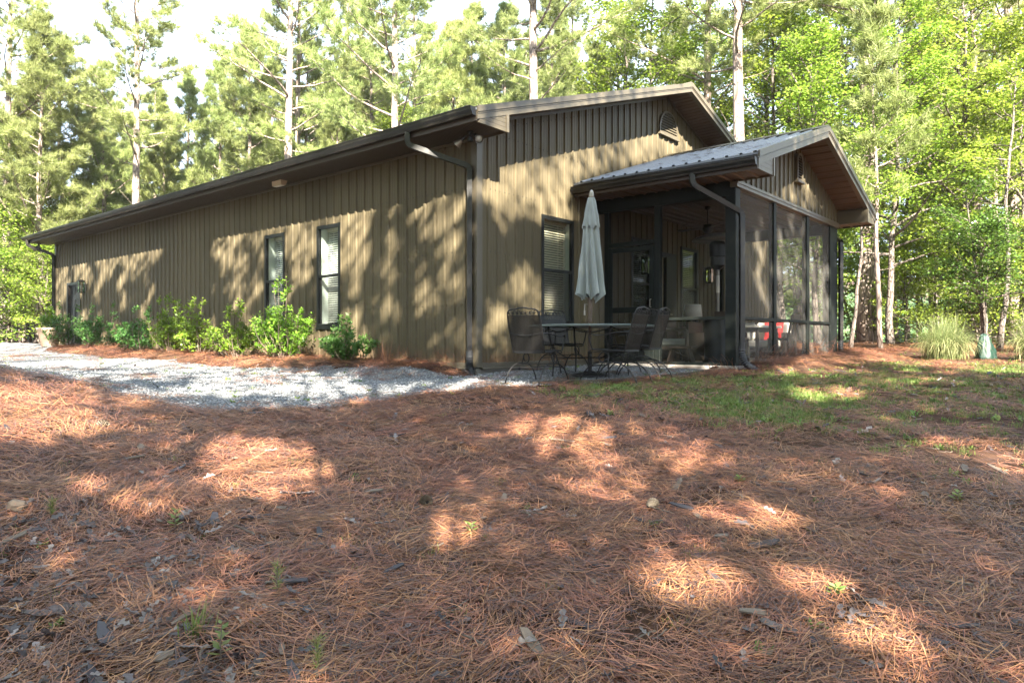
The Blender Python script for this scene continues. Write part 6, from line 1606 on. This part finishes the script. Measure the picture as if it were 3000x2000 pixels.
def open_at(Q):
    y = np.maximum(Q[:, 1], .5); px = (1500+FPX*Q[:, 0]/y)/D2F; py = (CYP-FPX*(Q[:, 2]-CAMZ)/y)/D2F; o = np.zeros(len(Q))
    px, py = px+9*np.sin(py/13+px/37)+6*np.sin(px/9+1)+4*np.sin(px/4.1+py/5), py+5*np.sin(px/15+py/29)+4*np.sin(px/6.5+py/4)+2*np.sin(px/3.1)
    for (cx, cy, rx, ry, a) in LIT:
        sh = .9 if cy > 925 else 0
        q = ((px-cx-sh*(py-cy))/rx)**2+((py-cy)/ry)**2; o = np.maximum(o, a*np.clip((1.3-q)/.4, 0, 1))
    # the long wall: mostly lit, leaves kept in strokes shaped like trunk and branch shadows
    u = (Q[:, 0]-HX)*HC+(Q[:, 1]-HY)*HS; v = -(Q[:, 0]-HX)*HS+(Q[:, 1]-HY)*HC
    onw = (np.abs(u) < .03) & (v > 0) & (v < HL) & (Q[:, 2] > -.05)
    dk = np.zeros(len(Q))
    for (x0, y0, x1, y1, r) in DARKW:
        t = np.clip(((px-x0)*(x1-x0)+(py-y0)*(y1-y0))/((x1-x0)**2+(y1-y0)**2), 0, 1); d = np.hypot(px-x0-t*(x1-x0), py-y0-t*(y1-y0)); dk = np.maximum(dk, np.clip((1.25-d/r)/.4, 0, 1))
    o = np.where(onw, .95*(1-dk), o)
    return np.where(Q[:, 1] < .8, 0, o)
SHT = [(1.5, -6.5), (6, -8), (-3.5, -7.5), (10.5, -6), (-8.5, -4.5), (14.5, -3), (3.5, -13), (-2.5, -14), (9.5, -13.5), (-12.5, .5), (-15, 7), (16, 3.5), (-8, -12), (15, -10)]
CL = [[] for _ in SHT]; rgs = random.Random(5)
def try_cluster(p, D):
    o = p+SUN*D
    if o.y > .3 and abs(o.x/o.y) < .80 and -1 < (o.z-CAMZ)/o.y < .56: return False
    if o.z < 3.2 or o.z > 21: return False
    best = min(range(len(SHT)), key=lambda i: (SHT[i][0]-o.x)**2+(SHT[i][1]-o.y)**2)
    CL[best].append(o); return True
for _ in range(3300):                                      # over the open ground
    x, y = rgs.uniform(-11, 12), rgs.uniform(.8, 12.5)
    if abs(x) > .85*y+2.5 or in_house(x, y): continue
    try_cluster(Vector((x, y, terrain(x, y))), rgs.uniform(11, 21))
for _ in range(1700):                                      # over the long wall
    v = rgs.uniform(0, HL); w = rgs.uniform(0, 3.3); try_cluster(hw(0, v, w), rgs.uniform(13, 24) if v < 9 else rgs.uniform(13, 28))
for _ in range(1000):                                      # over the gable and the porch
    u = rgs.uniform(0, HW_); w = rgs.uniform(0, 4.6); try_cluster(hw(u, 0, w), rgs.uniform(15, 25))
    u = rgs.uniform(PU0, PU1); w = rgs.uniform(0, 3.6)
    if rgs.random() < .55: try_cluster(hw(u, -PD, w), rgs.uniform(14, 24))
rgn = np.random.default_rng(17)
for i, (x, y) in enumerate(SHT):
    if not CL[i]: continue
    z0 = terrain(x, y); Hs = max(o.z for o in CL[i])-z0+1.0
    t = thing('shade_tree', 'tall unseen tree behind the viewer, its crown carved to dapple the yard', 'tree', (x, y, z0-.05), 0, 'shade trees behind the viewer')
    tp = trunk_path(rgn, Hs, 12, .008); mb = MB(); mb.tube(tp, [.20*(1.2 if k == 0 else 1)*(1-.85*k/12) for k in range(13)], 10)
    C = [o-Vector((x, y, z0)) for o in CL[i]]
    op = open_at(land(np.array([tuple(o) for o in CL[i]])))
    for c in [c for c, q in zip(C, op) if q < .05][::9]:
        b = along(tp, max(.2, min(.97, (c.z-.35*math.hypot(c.x, c.y))/Hs))); mb.tube(curve([b, b.lerp(c, .5)+Vector((0, 0, .2)), c], 3), [.05, .045, .04, .03, .025, .02, .012], 5, 0, False)
    mb.build('trunk', M['bark'], t, True)
    V, tone = leaves(np.array([tuple(c) for c in C]), np.tile(np.array([[SUN.x*.6, SUN.y*.6, 1.0]]), (len(C), 1)), 46, .27, .15, rgn, .8, .45)
    V = V.reshape(-1, 4, 3); keep = rgn.random(len(V)) > open_at(land(V.mean(1)+np.array([[x, y, z0-.05]]))); V = V[keep].reshape(-1, 3); tone = tone[keep]
    obj('crown', np_mesh('leaf_crown', V, 4, M['leaf'], tone), t)
print('shade clusters', [len(c) for c in CL])
# ---- far side of the lake and the wood that closes the horizon
def far_wood(name, pts, label):
    rg = np.random.default_rng(3); C = np.array(pts); V, tone = leaves(C, np.tile(np.array([[0, -.7, .7]]), (len(C), 1)), 22, 1.5, .95, rg, .8, .45)
    o = obj(name, np_mesh(name, V, 4, M['farleaf'], tone)); return tag(o, label, kind='stuff')
M['farleaf'] = leafmat('far_wood_leaves', (.06, .115, .045), (.095, .165, .065), (.14, .20, .085), .3, .6, .0)
pts = []
for k in range(4200):
    a = R(rgx.uniform(-62, 62)); d = rgx.uniform(84, 150); x, y = d*math.sin(a), d*math.cos(a); z = terrain(x, y); pts.append((x, y, z+rgx.uniform(0, 1)**.8*(10 if a < .2 else 5)))
far_wood('far_woods', pts, 'distant wooded slope closing the horizon')
mb = MB(); mb.add([(4, 44, -1.75), (160, 30, -1.75), (190, 88, -1.75), (6, 88, -1.75)], [(0, 1, 2, 3)]); o = mb.build('lake', M['lake'] if 'lake' in M else paint('lake_water', (.03, .06, .055), (.04, .075, .07), .12, 1.0)); tag(o, 'still green lake beyond the trees', kind='structure')
# ================================================================== sky, sun and camera
w = bpy.data.worlds.new('World'); scene.world = w; w.use_nodes = True; nt = w.node_tree; nt.nodes.clear(); L = nt.links
out = nt.nodes.new('ShaderNodeOutputWorld'); bg = nt.nodes.new('ShaderNodeBackground')
sky = nt.nodes.new('ShaderNodeTexSky'); sky.sky_type = 'NISHITA'; sky.sun_disc = False; sky.sun_elevation = SUN_EL
sky.sun_rotation = math.atan2(SUN.x, SUN.y); sky.air_density = 1.0; sky.dust_density = 1.5; sky.ozone_density = 1.0
tc = nt.nodes.new('ShaderNodeTexCoord'); mp = nt.nodes.new('ShaderNodeMapping'); mp.inputs['Scale'].default_value = (1, 1, 2.2); L.new(tc.outputs['Generated'], mp.inputs[0])
no = N(nt, 'ShaderNodeTexNoise', Scale=2.6, Detail=7.0, Roughness=.55); L.new(mp.outputs[0], no.inputs['Vector'])
cr = ramp(nt, [(.24, (.15, .15, .15)), (.46, (1, 1, 1))], no.outputs['Fac'])
col = mixc(nt, cr.outputs[0], sky.outputs[0], CLOUD)
L.new(col, bg.inputs['Color']); bg.inputs['Strength'].default_value = SKY_STRENGTH; L.new(bg.outputs[0], out.inputs[0])
ld = bpy.data.lights.new('sun', 'SUN'); ld.energy = SUN_STRENGTH; ld.angle = R(.53); ld.color = (1.0, .92, .79)
lo = bpy.data.objects.new('sun', ld); COL.objects.link(lo); lo.location = SUN*60; lo.rotation_euler = SUN.to_track_quat('Z', 'Y').to_euler()
cd = bpy.data.cameras.new('camera'); cd.sensor_width = 36; cd.lens = FPX/3000*36; cd.shift_y = (CYP-1000)/3000; cd.clip_start = .05; cd.clip_end = 3000
co = bpy.data.objects.new('camera', cd); COL.objects.link(co); co.location = (0, 0, CAMZ); co.rotation_euler = (R(90), 0, 0); scene.camera = co
scene.view_settings.view_transform = 'Standard'; scene.view_settings.look = 'None'; scene.view_settings.gamma = 1; scene.view_settings.exposure = EXPOSURE
scene.render.resolution_x, scene.render.resolution_y = 1024, 682
cy = scene.cycles; cy.max_bounces = 8; cy.diffuse_bounces = 4; cy.glossy_bounces = 3; cy.transmission_bounces = 4; cy.transparent_max_bounces = 16; cy.caustics_reflective = False; cy.caustics_refractive = False; cy.sample_clamp_indirect = 6; cy.use_denoising = DENOISE

if HAZE:
    mb = MB(); mb.box(-210, 210, -60, 210, -12, 26); o = mb.build('haze', []); m, nt, out = new_mat('forest_haze'); pv = nt.nodes.new('ShaderNodeVolumePrincipled'); pv.inputs['Color'].default_value = (.93, .96, 1, 1); pv.inputs['Density'].default_value = HAZE; pv.inputs['Anisotropy'].default_value = 0.0
    nt.links.new(pv.outputs[0], out.inputs['Volume']); o.data.materials.append(m); tag(o, 'thin pale haze hanging in the wood', kind='stuff')
    cy.volume_bounces = 0
